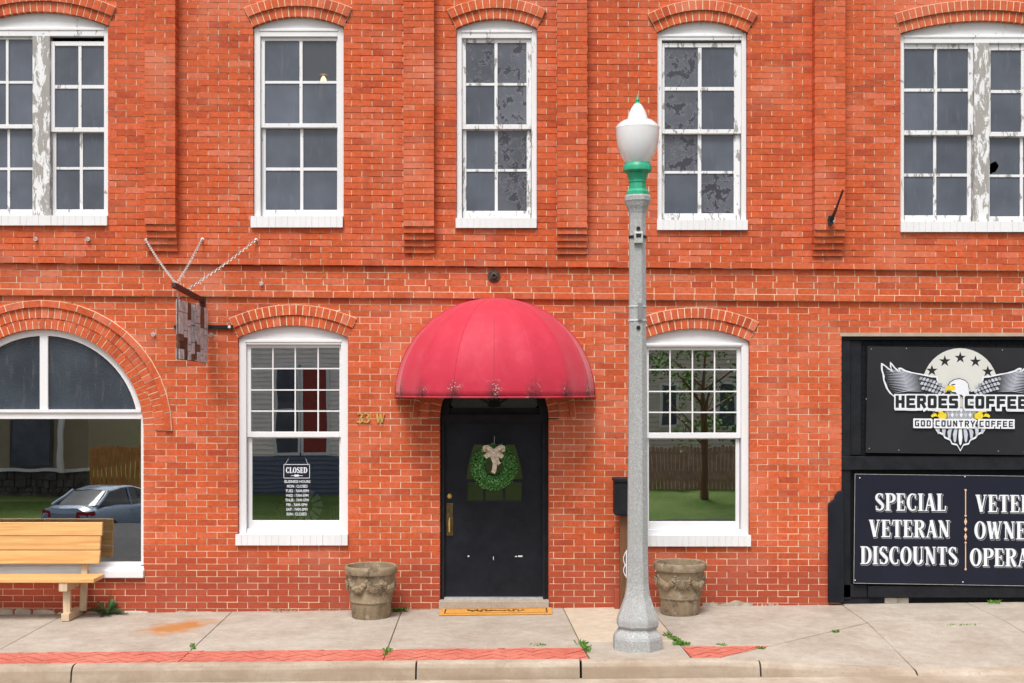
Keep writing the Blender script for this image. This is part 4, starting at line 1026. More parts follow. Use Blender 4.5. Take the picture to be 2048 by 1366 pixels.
# ------------------------------------------------------------------ planters
def planter(pxc, rot, label, seed):
    random.seed(seed); d = .40; s = PX * D / (D - d); X = wx(pxc, d); zg = gz(X, d)
    T = empty('planter', (X, -d, zg), label, 'planter', 'planters beside the door')
    R0 = 52.5 / s; H = .545
    body = MB(); n = 64; prof = [(.70, 0), (.715, .02), (.72, .05), (.73, .06), (.77, .30), (.80, .305), (.815, .325), (.80, .345), (.86, .60), (.885, .72), (.90, .80), (.90, .835), (.985, .85), (1.0, .88), (1.0, .945), (.985, .98), (.94, 1.0), (.89, .985), (.87, .93), (.85, .80), (.84, .78), (0.01, .78)]
    vs = []; k = len(prof)
    for r, z in prof:
        for j in range(n):
            a = 2 * math.pi * j / n; rr = r
            if .05 < z < .3: rr += .018 * (1 if math.sin(a * 16) > 0 else -1) * (1 if z > .06 else .4)      # gadroons round the foot
            rr += random.uniform(-.004, .004) if r > .1 else 0
            vs.append((X + rr * R0 * math.cos(a), -d + rr * R0 * math.sin(a), zg + z * H))
    body.add(vs, [(i*n+j, i*n+(j+1)%n, (i+1)*n+(j+1)%n, (i+1)*n+j) for i in range(k-1) for j in range(n)] + [tuple(range(n-1,-1,-1))])
    body.build('pot', TERRA, T, smooth=True)
    soil = MB(); soil.lathe([(.86 * R0, zg + .80 * H), (.001, zg + .82 * H)], X, -d, 24, cap=False); soil.build('soil', simple('dry_soil', (.12, .09, .06), .95, .3, 30, .6), T)
    rl = MB()
    def blob(a, z, r, sq=1.):
        rb = (.795 + (z - .345) * .24) * R0
        c = Vector((X + rb * math.cos(a), -d + rb * math.sin(a), zg + z * H)); N, M = 8, 5
        v = [c + Vector((0, 0, r))] + [c + Vector((r * sq * math.sin(math.pi*i/M) * math.cos(2*math.pi*j/N), r * sq * math.sin(math.pi*i/M) * math.sin(2*math.pi*j/N), r * math.cos(math.pi*i/M))) for i in range(1, M) for j in range(N)] + [c - Vector((0, 0, r))]
        f = [(0, 1+j, 1+(j+1)%N) for j in range(N)] + [(1+i*N+j, 1+(i+1)*N+j, 1+(i+1)*N+(j+1)%N, 1+i*N+(j+1)%N) for i in range(M-2) for j in range(N)] + [(len(v)-1, 1+(M-2)*N+(j+1)%N, 1+(M-2)*N+j) for j in range(N)]
        rl.add(v, f)
    for q in range(4):
        a0 = rot + q * math.pi / 2
        for i in range(17):                      # swag of fruit between the medallions
            t_ = i / 16; a = a0 + .30 + t_ * (math.pi / 2 - .60); z = .74 - .17 * math.sin(math.pi * t_)
            for _ in range(3): blob(a + random.uniform(-.03, .03), z + random.uniform(-.035, .035), random.uniform(.018, .032) * (.7 + .6 * math.sin(math.pi * t_)))
        for i in range(6): blob(a0 + .27 + random.uniform(-.05, .05), .72 - i * .035, .016); blob(a0 - .27 + random.uniform(-.05, .05), .72 - i * .035, .016)
        rb = (.795 + (.66 - .345) * .24) * R0    # shell medallion
        for i in range(11):
            an = math.pi * (i / 10) ; e = Vector((-math.sin(a0), math.cos(a0), 0)); c = Vector((X + rb * math.cos(a0), -d + rb * math.sin(a0), zg + .69 * H)); o_ = Vector((math.cos(a0), math.sin(a0), 0))
            tip = c + e * .075 * math.cos(an) - Vector((0, 0, .085 * math.sin(an))) + o_ * .004
            rl.tube([c + o_ * .018, (c + tip) / 2 + o_ * .016, tip], [.008, .012, .013], 5)
    rl.build('relief', TERRA, T, smooth=True)
planter(742, .25, 'weathered terracotta planter with fruit swags, left of the black door', 4)
planter(1360, -math.pi / 2, 'weathered terracotta planter with shell medallion, right of the lamp post', 5)
random.seed(31)
# ------------------------------------------------------------------ bench
BX1 = wx(203, .14)
BN = empty('slatted_bench', (-5.4, -.3, gz(-5.4, .3)), 'varnished pine bench with pale trestle legs under the arched window', 'bench')
for ya, yb, off in ((1045.5, 1071.5, 0), (1073, 1099.5, .018), (1101, 1127, .034)):
    z0, z1 = wz(yb, .14), wz(ya, .14)
    p = MB(); p.add([(-6.4, -.115 - off - .012, z0), (BX1 - (0 if off == 0 else .012 + off * .3), -.115 - off - .012, z0), (BX1 - (0 if off == 0 else .012 + off * .3), -.075 - off - .012, z0), (-6.4, -.075 - off - .012, z0), (-6.4, -.115 - off, z1), (BX1 - (0 if off == 0 else .012), -.115 - off, z1), (BX1 - (0 if off == 0 else .012), -.075 - off, z1), (-6.4, -.075 - off, z1)],
        [(0,1,5,4),(1,2,6,5),(2,3,7,6),(3,0,4,7),(4,5,6,7),(0,3,2,1)]); bevel(p.build('backrest_plank', PINE, BN), .004)
sz = wz(1157, .5)
for d0, d1 in ((.16, .34), (.348, .53)): bevel(MB().box(-6.4, wx(192, .45) + (d1 - .34) * .02, -d1, -d0, sz - .042, sz).build('seat_plank', PINE, BN), .005)
for X in (-4.66, -6.15):
    zg = gz(X, .3)
    f_ = MB().box(X - .042, X + .042, -.50, -.06, zg + .004, zg + .085); bevel(f_.build('foot', PALEW, BN), .006)
    l_ = MB(); l_.bar((X - .005, -.42, zg + .08), (X - .005, -.42, sz - .13), .075, .045, up=(0, 1, 0)); bevel(l_.build('leg', PALEW, BN), .005)
    l_ = MB(); l_.bar((X + .085, -.30, zg + .06), (X + .085, -.13, zs_ := wz(1050, .12)), .075, .04, up=(0, 1, 0)) if False else l_.bar((X + .07, -.14, zg + .05), (X + .07, -.035, wz(1060, .12)), .07, .045, up=(0, 1, 0)); bevel(l_.build('back_post', PALEW, BN), .005)
    r_ = MB().box(X - .06, X + .03, -.52, -.14, sz - .135, sz - .043); bevel(r_.build('seat_bearer', PALEW, BN), .006)
# ------------------------------------------------------------------ wreath on the door
WC = Vector((wx(988), YL + .045, wz(934)))
WR = empty('wreath', WC, 'green boxwood wreath with burlap bow on the black door', 'wreath')
lv = MB()
for i in range(3400):
    a = random.uniform(0, 2 * math.pi); r = .172; ring = random.uniform(0, 2 * math.pi); rr = .078 * random.random() ** .5
    p = WC + Vector(((r + rr * math.cos(ring)) * math.cos(a), -.01 - abs(rr * math.sin(ring)) * .8, (r + rr * math.cos(ring)) * math.sin(a) * 1.0))
    out = Vector((math.cos(a + .5), random.uniform(-1.1, .1), math.sin(a + .5))) + Vector((random.gauss(0, .5), random.gauss(0, .3), random.gauss(0, .5))); u = out.normalized() * random.uniform(.016, .028); v = u.cross(Vector((random.gauss(0, 1), random.gauss(0, 1), random.gauss(0, 1)))).normalized() * .0085
    lv.add([p - u * .2, p + u * .4 + v, p + u, p + u * .4 - v], [(0,1,2,3)], random.random())
lv.build('foliage', LEAF, WR, kind='stuff', fixn=False)
tw = MB(); tw.tube([WC + Vector((.165 * math.cos(2*math.pi*i/32), -.012, .165 * math.sin(2*math.pi*i/32))) for i in range(32)], .016, 6, closed=True); tw.build('hoop', BROWNW, WR)
tw = MB(); tw.tube([WC + Vector((0, -.02, .17)), WC + Vector((.004, -.02, .33))], .0025, 5); tw.build('hanging_wire', GALV, WR)
def ribbon(pts, wd, name='ribbon', tw_=0.):
    r_ = MB(); prev = None
    for i, (x, y, z) in enumerate(pts):
        p = WC + Vector((x, y, z)); nx = Vector(pts[min(i+1, len(pts)-1)]) - Vector(pts[max(i-1, 0)]); t_ = Vector((nx.x, 0, nx.z)).normalized(); sd = Vector((-t_.z, tw_ * .4, t_.x)) * wd / 2
        cur = [p - sd, p + sd]
        if prev: r_.add([prev[0], prev[1], cur[1], cur[0]], [(0,1,2,3)])
        prev = cur
    o = r_.build(name, BURLAP, WR, smooth=True, fixn=False); m = o.modifiers.new('s', 'SOLIDIFY'); m.thickness = .003
kz = .165
for s in (-1, 1):
    ribbon([(0, -.10, kz), (s*.035, -.13, kz+.03), (s*.075, -.13, kz+.055), (s*.10, -.115, kz+.05), (s*.105, -.095, kz+.03), (s*.07, -.08, kz+.01), (s*.02, -.085, kz)], .05, 'bow_loop')
    ribbon([(0, -.10, kz-.01), (s*.03, -.12, kz-.02), (s*.07, -.12, kz-.035), (s*.095, -.105, kz-.055)], .05, 'bow_loop')
ribbon([(-.005, -.10, kz), (-.012, -.115, kz-.06), (.012, -.12, kz-.12), (.002, -.11, kz-.20), (-.012, -.10, kz-.225)], .048, 'bow_tail')
ribbon([(.01, -.10, kz), (.03, -.112, kz-.05), (.035, -.112, kz-.10), (.06, -.105, kz-.13)], .045, 'bow_tail')
kn = MB(); kn.lathe([(.001, WC.z + kz - .022), (.018, WC.z + kz - .016), (.024, WC.z + kz), (.018, WC.z + kz + .016), (.001, WC.z + kz + .022)], WC.x, WC.y - .115, 12); kn.build('bow_knot', BURLAP, WR, smooth=True)
# ------------------------------------------------------------------ door mat, house number, pipe flange, flag holder, mailbox
DM = empty('door_mat', (wx(992), -.22, gz(-.17, .2)), 'orange coir door mat with dark border in front of the threshold', 'door mat')
x0, x1, d0, d1 = wx(880, .2), wx(1104, .2), .055, .40
bevel(MB().slab([(x0, -d0), (x1, -d0), (x1, -d1), (x0, -d1)], lambda x, d: gz(x, d) + .018, .016).build('pile', COIR, DM), .005)
bd = MB(); 
for a, b, c, d in ((x0+.05, x1-.05, d0+.035, d0+.045), (x0+.05, x1-.05, d1-.05, d1-.04), (x0+.05, x0+.065, d0+.035, d1-.04), (x1-.065, x1-.05, d0+.035, d1-.04)): bd.slab([(a, -c), (b, -c), (b, -d), (a, -d)], lambda x, dd: gz(x, dd) + .0195, .003)
bd.build('border_print', SOOT, DM)
sq = MB(); pts = []
for i in range(90): t_ = i / 89; pts.append((wx(935) + t_ * .62, -.225 + .05 * math.sin(t_ * 47) * (.6 + .4 * math.sin(t_ * 9)), gz(0, .2) + .0195 ))
sq.tube([Vector(p) + Vector((.02 * math.cos(i * .9), 0, 0)) for i, p in enumerate(pts)], .005, 4); sq.build('script_print', SOOT, DM)
# letters drawn as ribbons of varying width
def strokes(mb, glyph, x, z, sx, sz_, y, grow=0., lift=0.):
    for q, st_ in enumerate(glyph):
        pts = [(x + p[0] * sx, z + p[1] * sz_, p[2] * sx / 2 + grow) for p in st_]
        n = len(pts); L, Rr = [], []
        for i in range(n):
            a, b = pts[max(i-1, 0)], pts[min(i+1, n-1)]; tx, tz = b[0]-a[0], b[1]-a[1]; l = math.hypot(tx, tz) or 1; tx, tz = tx/l, tz/l
            ex = grow * (-1 if i == 0 else 1 if i == n-1 else 0); cx_, cz_ = pts[i][0] + tx * ex, pts[i][1] + tz * ex
            L.append((cx_ - tz * pts[i][2], cz_ + tx * pts[i][2])); Rr.append((cx_ + tz * pts[i][2], cz_ - tx * pts[i][2]))
        yy = y - lift - q * .00012
        for i in range(n - 1): mb.add([(L[i][0], yy, L[i][1]), (L[i+1][0], yy, L[i+1][1]), (Rr[i+1][0], yy, Rr[i+1][1]), (Rr[i][0], yy, Rr[i][1])], [(0,1,2,3)])
def arcp(cx, cz, rx, rz, a0, a1, w0, w1, n=12):      # thick at the sides, thin at top and bottom
    return [(cx + rx * math.cos(R(a0 + (a1 - a0) * i / n)), cz + rz * math.sin(R(a0 + (a1 - a0) * i / n)), w1 + (w0 - w1) * abs(math.cos(R(a0 + (a1 - a0) * i / n))) ** 1.3) for i in range(n + 1)]
K, TN = .2, .075      # thick and thin
def stem(x, z0=0, z1=1, sa=.34, top=True, bot=True):
    o = [[(x, z0, K), (x, z1, K)]]
    if top: o.append([(x - sa / 2, z1 - .03, .0), (x - sa / 2 + .001, z1 - .03, .06), (x + sa / 2, z1 - .03, .06)])
    if bot: o.append([(x - sa / 2, z0 + .03, .06), (x + sa / 2, z0 + .03, .06)])
    return o
GLY = {
 'I': (.34, stem(.17)), 'L': (.58, stem(.17) + [[(.17, .04, TN), (.52, .04, TN)], [(.52, 0, .05), (.56, .3, .07)]]),
 'E': (.60, stem(.17) + [[(.17, .04, TN), (.52, .04, TN)], [(.52, 0, .05), (.56, .28, .07)], [(.17, .96, TN), (.5, .96, TN)], [(.5, 1, .05), (.54, .74, .07)], [(.17, .5, TN), (.42, .5, TN)], [(.42, .38, .06), (.42, .62, .06)]]),
 'P': (.62, stem(.17) + [[(.17, .96, TN), (.36, .96, TN)], arcp(.34, .73, .22, .235, 90, -90, K, TN), [(.34, .49, TN), (.17, .49, TN)]]),
 'R': (.68, stem(.17) + [[(.17, .96, TN), (.36, .96, TN)], arcp(.34, .74, .21, .225, 90, -90, K, TN), [(.34, .51, TN), (.17, .51, TN)], [(.36, .5, .14), (.5, .2, .19), (.56, .05, .17), (.66, .03, .07)]]),
 'D': (.70, stem(.17) + [[(.17, .96, TN), (.34, .96, TN)], arcp(.32, .5, .29, .465, 90, -90, K, TN, 18), [(.32, .04, TN), (.17, .04, TN)]]),
 'O': (.70, [arcp(.35, .5, .255, .465, 90, 270, K, TN, 18), arcp(.35, .5, .255, .465, -90, 90, K, TN, 18)]),
 'C': (.64, [arcp(.36, .5, .26, .465, 62, 298, K, TN, 22), [(.52, .98, .05), (.54, .7, .07)], [(.52, .02, .05), (.55, .28, .07)]]),
 'S': (.58, [arcp(.29, .735, .19, .23, 40, 200, K * .8, TN, 12) + [(.2, .60, K), (.38, .42, K)] + arcp(.29, .265, .2, .23, 20, -140, K * .85, TN, 12), [(.46, .98, .05), (.47, .74, .07)], [(.09, .02, .05), (.08, .28, .07)]]),
 'A': (.70, [[(.10, .03, TN), (.33, 1, TN)], [(.33, 1, K), (.57, .03, K)], [(.2, .33, TN), (.5, .33, TN)], [(.01, .03, .06), (.2, .03, .06)], [(.43, .03, .06), (.71, .03, .06)]]),
 'V': (.70, [[(.14, .97, K), (.37, .02, K)], [(.37, .02, TN), (.58, .97, TN)], [(0, .97, .06), (.28, .97, .06)], [(.48, .97, .06), (.69, .97, .06)]]),
 'T': (.62, stem(.31, top=False) + [[(.05, .96, TN), (.57, .96, TN)], [(.06, 1, .05), (.03, .72, .07)], [(.56, 1, .05), (.59, .72, .07)]]),
 'N': (.72, [[(.14, .03, TN), (.14, .97, TN)], [(.12, .97, K), (.56, .05, K)], [(.58, .03, TN), (.58, .97, TN)], [(.03, .03, .06), (.25, .03, .06)], [(.0, .97, .06), (.2, .97, .06)], [(.47, .97, .06), (.7, .97, .06)]]),
 'U': (.70, [[(.16, .97, K), (.16, .3, K)] + arcp(.36, .3, .2, .27, 180, 360, K, TN, 12)[1:-1] + [(.56, .3, TN), (.56, .97, TN)], [(.02, .97, .06), (.3, .97, .06)], [(.45, .97, .06), (.68, .97, .06)]]),
 'W': (.98, [[(.13, .97, K), (.31, .02, K)], [(.31, .02, TN), (.49, .9, TN)], [(.47, .97, K), (.66, .02, K)], [(.66, .02, TN), (.84, .97, TN)], [(0, .97, .06), (.26, .97, .06)], [(.74, .97, .06), (.96, .97, .06)]]),
 '3': (.52, [arcp(.23, .74, .2, .225, 150, -90, K * .8, TN, 14), arcp(.23, .26, .23, .235, 90, -155, K, TN, 14), [(.05, .85, .13), (.06, .86, .13)]]),
}
def word(txt, x0, x1, z0, z1, y, layers, parent, name='lettering', rot=0.):
    """layers: (material, grow, dx, dz, lift)"""
    tot = sum(GLY[c][0] + .06 for c in txt) - .06; sx = (x1 - x0) / tot; sz_ = z1 - z0
    for mat, grow, dx, dz, lift in layers:
        mb = MB(); x = x0
        for c in txt: strokes(mb, GLY[c][1], x + dx, z0 + dz, sx, sz_, y, grow, lift); x += (GLY[c][0] + .06) * sx
        if rot: mb.v = [(p[0], p[1], p[2] - (p[0] - x0) * rot) for p in mb.v]
        mb.build(name, mat, parent, fixn=False)
HN = empty('house_number', (wx(742), 0, wz(835)), 'brass house number 33 W on the brick beside the door', 'house number')
for ch, a, b in (('3', 714.5, 726), ('3', 727.5, 739), ('W', 751, 771)):
    mb = MB(); wd = GLY[ch][0]; top = 826 if ch == '3' else 827
    strokes(mb, GLY[ch][1], wx(a), wz(845), (wx(b) - wx(a)) / wd, wz(top) - wz(845), YL - .012)
    o = mb.build('numeral' if ch == '3' else 'letter', BRASS, HN, fixn=False); m = o.modifiers.new('s', 'SOLIDIFY'); m.thickness = .008; m.offset = 0
PF = empty('pipe_flange', (wx(988), YF, wz(552.5)), 'rusty round pipe flange on the brick frieze above the awning', 'pipe flange')
def ylathe(prof, parent, name, mat, loc, n=24, smooth=True):    # lathe about the Y axis; prof (radius, distance out of the wall)
    mb = MB(); vs = [(r * math.cos(2*math.pi*j/n), -t_, r * math.sin(2*math.pi*j/n)) for r, t_ in prof for j in range(n)]; k = len(prof)
    mb.add(vs, [(i*n+j, i*n+(j+1)%n, (i+1)*n+(j+1)%n, (i+1)*n+j) for i in range(k-1) for j in range(n)] + [tuple(range((k-1)*n, k*n))])
    me = mb.mesh(name, mat, smooth=smooth); o = bpy.data.objects.new(name, me); COL.objects.link(o); o.parent = parent; o.location = Vector(loc) - rootloc(parent); return o
for h_ in HOLES: ylathe([(4 / LS, 0), (4 / LS, .022), (.001, .022)], LP, 'cable_hole', IRON, h_, 14)
c0 = (wx(988), YF, wz(552.5))
ylathe([(.069, 0), (.069, .010), (.062, .013), (.036, .014), (.034, .032), (.030, .035), (.019, .035), (.017, .012), (.001, .012)], PF, 'flange', PIPE, c0, 28)
for a in (40, 130, 220, 310): ylathe([(.009, 0), (.009, .018), (.001, .019)], PF, 'bolt', PIPE, (c0[0] + .052 * math.cos(R(a)), c0[1], c0[2] + .052 * math.sin(R(a))), 8)
YP = YU - .115
FH = empty('flagpole_holder', (wx(1650), YP - .07, wz(447)), 'black iron flagpole holder with broken pole on the brick pilaster', 'flag holder')
bevel(MB().prism([(wx(a), wz(b)) for a, b in ((1645, 438), (1655, 436), (1657, 448), (1650, 459), (1646, 458), (1643, 446))], YP - .085, YP - .06).build('plate', IRON, FH), .004)
MB().tube([(wx(1650), YP - .08, wz(447)), (wx(1654), YP - .15, wz(433)), (wx(1656), YP - .17, wz(425))], .016, 8).build('socket', IRON, FH, smooth=True)
MB().tube([(wx(1653), YP - .14, wz(437)), (wx(1663), YP - .30, wz(393))], .012, 8).build('pole', RUST, FH, smooth=True)
for a, b in ((1653, 440), (1655, 449)): ylathe([(.012, 0), (.012, .02), (.001, .022)], FH, 'bolt', GALV, (wx(a), YP - .083, wz(b)), 8)
for px, py, lb in ((78, 480, 'galvanised eye bolt high on the wall, leftmost above the arched window'), (182, 480, 'galvanised eye bolt between the leftmost bolt and the first pilaster'), (308, 669, 'small steel anchor left of the rusty sign'), (423, 670, 'small steel anchor right of the rusty sign under its iron bar'), (525, 568, 'small steel anchor in the frieze right of the chains')):
    yy = YU if py < 520 else YF if py < 590 else YL
    A_ = empty('wall_anchor', (wx(px), yy, wz(py)), lb, 'anchor bolt', 'old anchors in the brick')
    ylathe([(.019, 0), (.019, .008), (.010, .01), (.010, .03), (.001, .032)], A_, 'plate', GALV, (wx(px), yy, wz(py)), 10)
    e = MB(); e.tube([(wx(px) + .02 * math.cos(t_), yy - .035, wz(py) + .02 * math.sin(t_)) for t_ in [2*math.pi*i/10 for i in range(10)]], .005, 5, closed=True); e.build('eye', GALV, A_)
MBX = empty('mailbox', (wx(1247, .2), -.2, gz(1.2, .2)), 'black box on a brown wooden post half hidden by the lamp post', 'mailbox')
d_ = .22
def mb_box(xa, xb, ya, yb, y0, y1): return MB().box(wx(xa, d_), wx(xb, d_), y0, y1, wz(yb, d_), wz(ya, d_))
bevel(mb_box(1228, 1285, 959, 1029, -.30, -.08).build('box', BLACKW, MBX), .01)
bevel(mb_box(1226, 1287, 956, 963, -.315, -.065).build('lid', BLACKW, MBX), .006)
bevel(mb_box(1240, 1262, 1030, 1218, -.22, -.12).build('post', BROWNW, MBX), .006)
DS = empty('red_stub_board', (wx(1237), -.06, gz(1.15, .05)), 'short red painted board standing against the wall left of the lamp post', 'board')
bevel(mb_box(1231, 1243, 1183, 1222, -.10, -.03).build('board', BR, DS), .005)
CW = MB()
for k_, (a, b) in enumerate(((1103, 1133), (1128, 1153))):
    CW.tube([(wx(1252 - 5 * math.sin(math.pi * i / 8), .3), -.30, wz(a + (b - a) * i / 8, .3)) for i in range(9)], .005, 5)
CW.tube([(wx(1253, .3), -.30, wz(1100, .3)), (wx(1252.5, .3), -.31, wz(1155, .3))], .006, 5)
CW.build('loose_cable', S_WHITE, label='loop of white cable hanging on the brown post behind the lamp post', cat='cable')
# ------------------------------------------------------------------ hanging sign
HS = empty('hanging_sign', (-3.32, -.02, wz(600)), 'rusty patchwork tin sign hanging from an iron bracket on chains', 'hanging sign')
XS = -3.30; bzw, bzf = wz(601), wz(570, 1.28)
fr = MB(); fr.bar((XS - .045, -.005, bzw), (XS - .02, -1.30, bzf), .045, .05); bevel(fr.build('bracket_arm', RUST, HS), .004)
MB().box(wx(400), wx(411), -.03, -.002, wz(700), wz(592)).build('wall_plate', RUST, HS)
MB().box(wx(349), wx(467), -.028, -.003, wz(657.5), wz(650.5)).build('cross_bar', IRON, HS)
ylathe([(.016, 0), (.016, .012), (.001, .014)], HS, 'bolt', S_WHITE, (wx(460), -.028, wz(654)), 8)
def torus_link(mb, c, t_, up, L=.036, w_=.022, r=.004):
    s_ = t_.cross(up).normalized(); pts = []
    for i in range(10):
        a = 2 * math.pi * i / 10; pts.append(c + t_ * (L / 2 * math.cos(a)) + s_ * (w_ / 2 * math.sin(a)))
    mb.tube(pts, r, 4, closed=True)
def chain(a, b, name='chain'):
    a, b = Vector(a), Vector(b); t_ = (b - a).normalized(); n = int((b - a).length / .030); mb = MB(); u0 = t_.orthogonal().normalized(); u1 = t_.cross(u0)
    for i in range(n + 1): torus_link(mb, a.lerp(b, i / n) - Vector((0, 0, .02 * math.sin(math.pi * i / n))), t_, u0 if i % 2 else u1)
    mb.build(name, GALV, HS, smooth=True)
arm = lambda t_: Vector((XS - .045 + .025 * t_, -.005 - 1.295 * t_, bzw + (bzf - bzw) * t_ + .03))
for (px, py), t_ in (((297, 482), .93), ((408, 481), .9), ((515, 482), .55)):
    a = Vector((wx(px), YU - .03, wz(py))); chain(a, arm(t_)); ylathe([(.022, 0), (.022, .006), (.011, .01), (.011, .035), (.001, .036)], HS, 'anchor', GALV, (wx(px), YU, wz(py)), 10)
for t_ in (.9, .18): chain(arm(t_) - Vector((0, 0, .05)), arm(t_) - Vector((-.015, 0, .13)), 'hook')
zt0, zt1 = wz(617, .06), wz(598, 1.27); hgt = .59
def spt(u, v, o=0.): return (XS + .012 + o, -.07 - 1.2 * u, (zt0 + (zt1 - zt0) * u) - hgt * v)
SP = MB()
SP.add([spt(0, 0, -.008), spt(1, 0, -.008), spt(1, 1, -.008), spt(0, 1, -.008), spt(0, 0, .008), spt(1, 0, .008), spt(1, 1, .008), spt(0, 1, .008)], [(0,1,2,3),(4,5,6,7),(0,1,5,4),(1,2,6,5),(2,3,7,6),(3,0,4,7)])
SPo = SP.build('panel', RUSTY_TIN, HS)
cols = [0, .13, .27, .40, .46, .60, .72, .84, 1.0]
for i, (a, b) in enumerate(zip(cols, cols[1:])):
    v = 0
    while v < .98:
        h_ = random.choice((.12, .2, .3, .38)); v1 = min(1, v + h_)
        if random.random() < (.9 if i in (0, 1, 7) else .62):
            o_ = random.uniform(.012, .02); m = MB()
            for sgn in (1, -1):
                m.add([spt(a + .006, v + .006, sgn * .009), spt(b - .006, v + .006, sgn * .009), spt(b - .006, v1 - .006, sgn * .009), spt(a + .006, v1 - .006, sgn * .009), spt(a + .006, v + .006, sgn * o_), spt(b - .006, v + .006, sgn * o_), spt(b - .006, v1 - .006, sgn * o_), spt(a + .006, v1 - .006, sgn * o_)], [(4,5,6,7),(0,1,5,4),(1,2,6,5),(2,3,7,6),(3,0,4,7)])
            m.build('tin_patch', TIN if random.random() < .88 else RUSTY_TIN, SPo)
        else:
            m = MB(); nrib = 6
            for q in range(nrib):
                u = a + (b - a) * (q + .5) / nrib
                for sgn in (1, -1): m.bar(spt(u, v + .01, sgn * .011), spt(u, v1 - .01, sgn * .011), .011, .012)
            m.build('corrugated_patch', TIN if random.random() < .4 else RUSTY_TIN, SPo)
        v = v1
# ------------------------------------------------------------------ shop signs on the black shopfront
def fsize(txt, offset=0.):
    cu = bpy.data.curves.new('t', 'FONT'); cu.body = txt; cu.offset = offset; cu.fill_mode = 'FRONT'; cu.resolution_u = 3
    ob = bpy.data.objects.new('t', cu); COL.objects.link(ob); dg = bpy.context.evaluated_depsgraph_get(); me = bpy.data.meshes.new_from_object(ob.evaluated_get(dg))
    bpy.data.objects.remove(ob); bpy.data.curves.remove(cu); return me
def text(txt, x0, x1, z0, z1, y, layers, parent, name='lettering', rot=0.):
    ref = fsize(txt); xs = [v.co.x for v in ref.vertices]; ys = [v.co.y for v in ref.vertices]; ax, bx__, ay, by = min(xs), max(xs), min(ys), max(ys)
    off0 = rootloc(parent)
    for mat, off, lift, dx, dz in layers:
        me = fsize(txt, off)
        for v in me.vertices:
            X = x0 + (v.co.x - ax) / (bx__ - ax) * (x1 - x0) + dx; Z = z0 + (v.co.y - ay) / (by - ay) * (z1 - z0) + dz - rot * ((v.co.x - ax) / (bx__ - ax) * (x1 - x0))
            v.co = Vector((X, y - lift, Z)) - off0
        me.materials.clear(); me.materials.append(mat); me.name = name
        o = bpy.data.objects.new(name, me); COL.objects.link(o); o.parent = parent
YS = YL - .003
bw = .21
def seg(*pts): return [[(a[0], a[1], bw), (b[0], b[1], bw)] for a, b in zip(pts, pts[1:])]
q_, t_, w8 = .105, .895, .62
BLK = {'H': seg((q_, 0), (q_, 1)) + seg((w8 - q_, 0), (w8 - q_, 1)) + seg((q_, .5), (w8 - q_, .5)), 'E': seg((q_, 0), (q_, 1)) + seg((q_, q_), (w8, q_)) + seg((q_, .5), (w8 - .06, .5)) + seg((q_, t_), (w8, t_)),
 'R': seg((q_, 0), (q_, 1)) + seg((q_, t_), (w8 - .12, t_)) + seg((w8 - q_, .97), (w8 - q_, .45)) + seg((q_, .46), (w8 - .1, .46)) + seg((.36, .42), (w8 - .06, 0)),
 'O': seg((q_, .06), (q_, .94)) + seg((w8 - q_, .06), (w8 - q_, .94)) + seg((.06, q_), (w8 - .06, q_)) + seg((.06, t_), (w8 - .06, t_)),
 'S': seg((.06, t_), (w8, t_)) + seg((q_, .95), (q_, .45)) + seg((.05, .5), (w8 - .05, .5)) + seg((w8 - q_, .55), (w8 - q_, .05)) + seg((0, q_), (w8 - .06, q_)),
 'C': seg((q_, .06), (q_, .94)) + seg((.06, q_), (w8, q_)) + seg((.06, t_), (w8, t_)), 'F': seg((q_, 0), (q_, 1)) + seg((q_, .5), (w8 - .06, .5)) + seg((q_, t_), (w8, t_)),
 'G': seg((q_, .06), (q_, .94)) + seg((.06, q_), (w8, q_)) + seg((.06, t_), (w8, t_)) + seg((w8 - q_, 0), (w8 - q_, .5)) + seg((.34, .48), (w8, .48)),
 'D': seg((q_, 0), (q_, 1)) + seg((q_, q_), (w8 - .1, q_)) + seg((q_, t_), (w8 - .1, t_)) + seg((w8 - q_, .08), (w8 - q_, .92)), 'U': seg((q_, .06), (q_, 1)) + seg((w8 - q_, .06), (w8 - q_, 1)) + seg((.06, q_), (w8 - .06, q_)),
 'N': seg((q_, 0), (q_, 1)) + seg((w8 - q_, 0), (w8 - q_, 1)) + seg((q_, .95), (w8 - q_, .05)), 'T': seg((0, t_), (w8, t_)) + seg((w8 / 2, 0), (w8 / 2, .95)), 'Y': seg((w8 / 2, 0), (w8 / 2, .5)) + seg((.06, 1), (w8 / 2, .42)) + seg((w8 - .06, 1), (w8 / 2, .42)), ' ': []}
def block(txt, x0, x1, z0, z1, y, layers, parent, rot=0., sp=.13):
    adv = lambda c: (w8 if c != ' ' else .22) + sp
    tot = sum(adv(c) for c in txt) - sp; sx = (x1 - x0) / tot
    for mat, grow, lift, dx, dz in layers:
        mb = MB(); x = x0
        for c in txt:
            for st_ in BLK[c]:
                (ax, az, w_), (bx_, bz, _) = st_; n0 = len(mb.v)
                horiz = abs(bz - az) < .01
                # even line weight although the letters are stretched
                strokes(mb, [[(ax, az, w_), (bx_, bz, w_)]], x + dx, z0 + dz, sx, z1 - z0, y, grow, lift + len(mb.f) * 2e-6)
            x += adv(c) * sx
        mb.v = [(p[0], p[1], p[2] - (p[0] - x0) * rot) for p in mb.v]
        mb.build('lettering', mat, parent, fixn=False)
SG = empty('eagle_sign', (wx(1919), YS, wz(907)), 'dark sign with bald eagle, stars and HEROES COFFEE lettering', 'sign')
SK = .011
def q1(cx_, cy_): return (wx(1640 + cx_ / 4.27), wz(640 + cy_ / 4.27))           # crop pixels of the sign
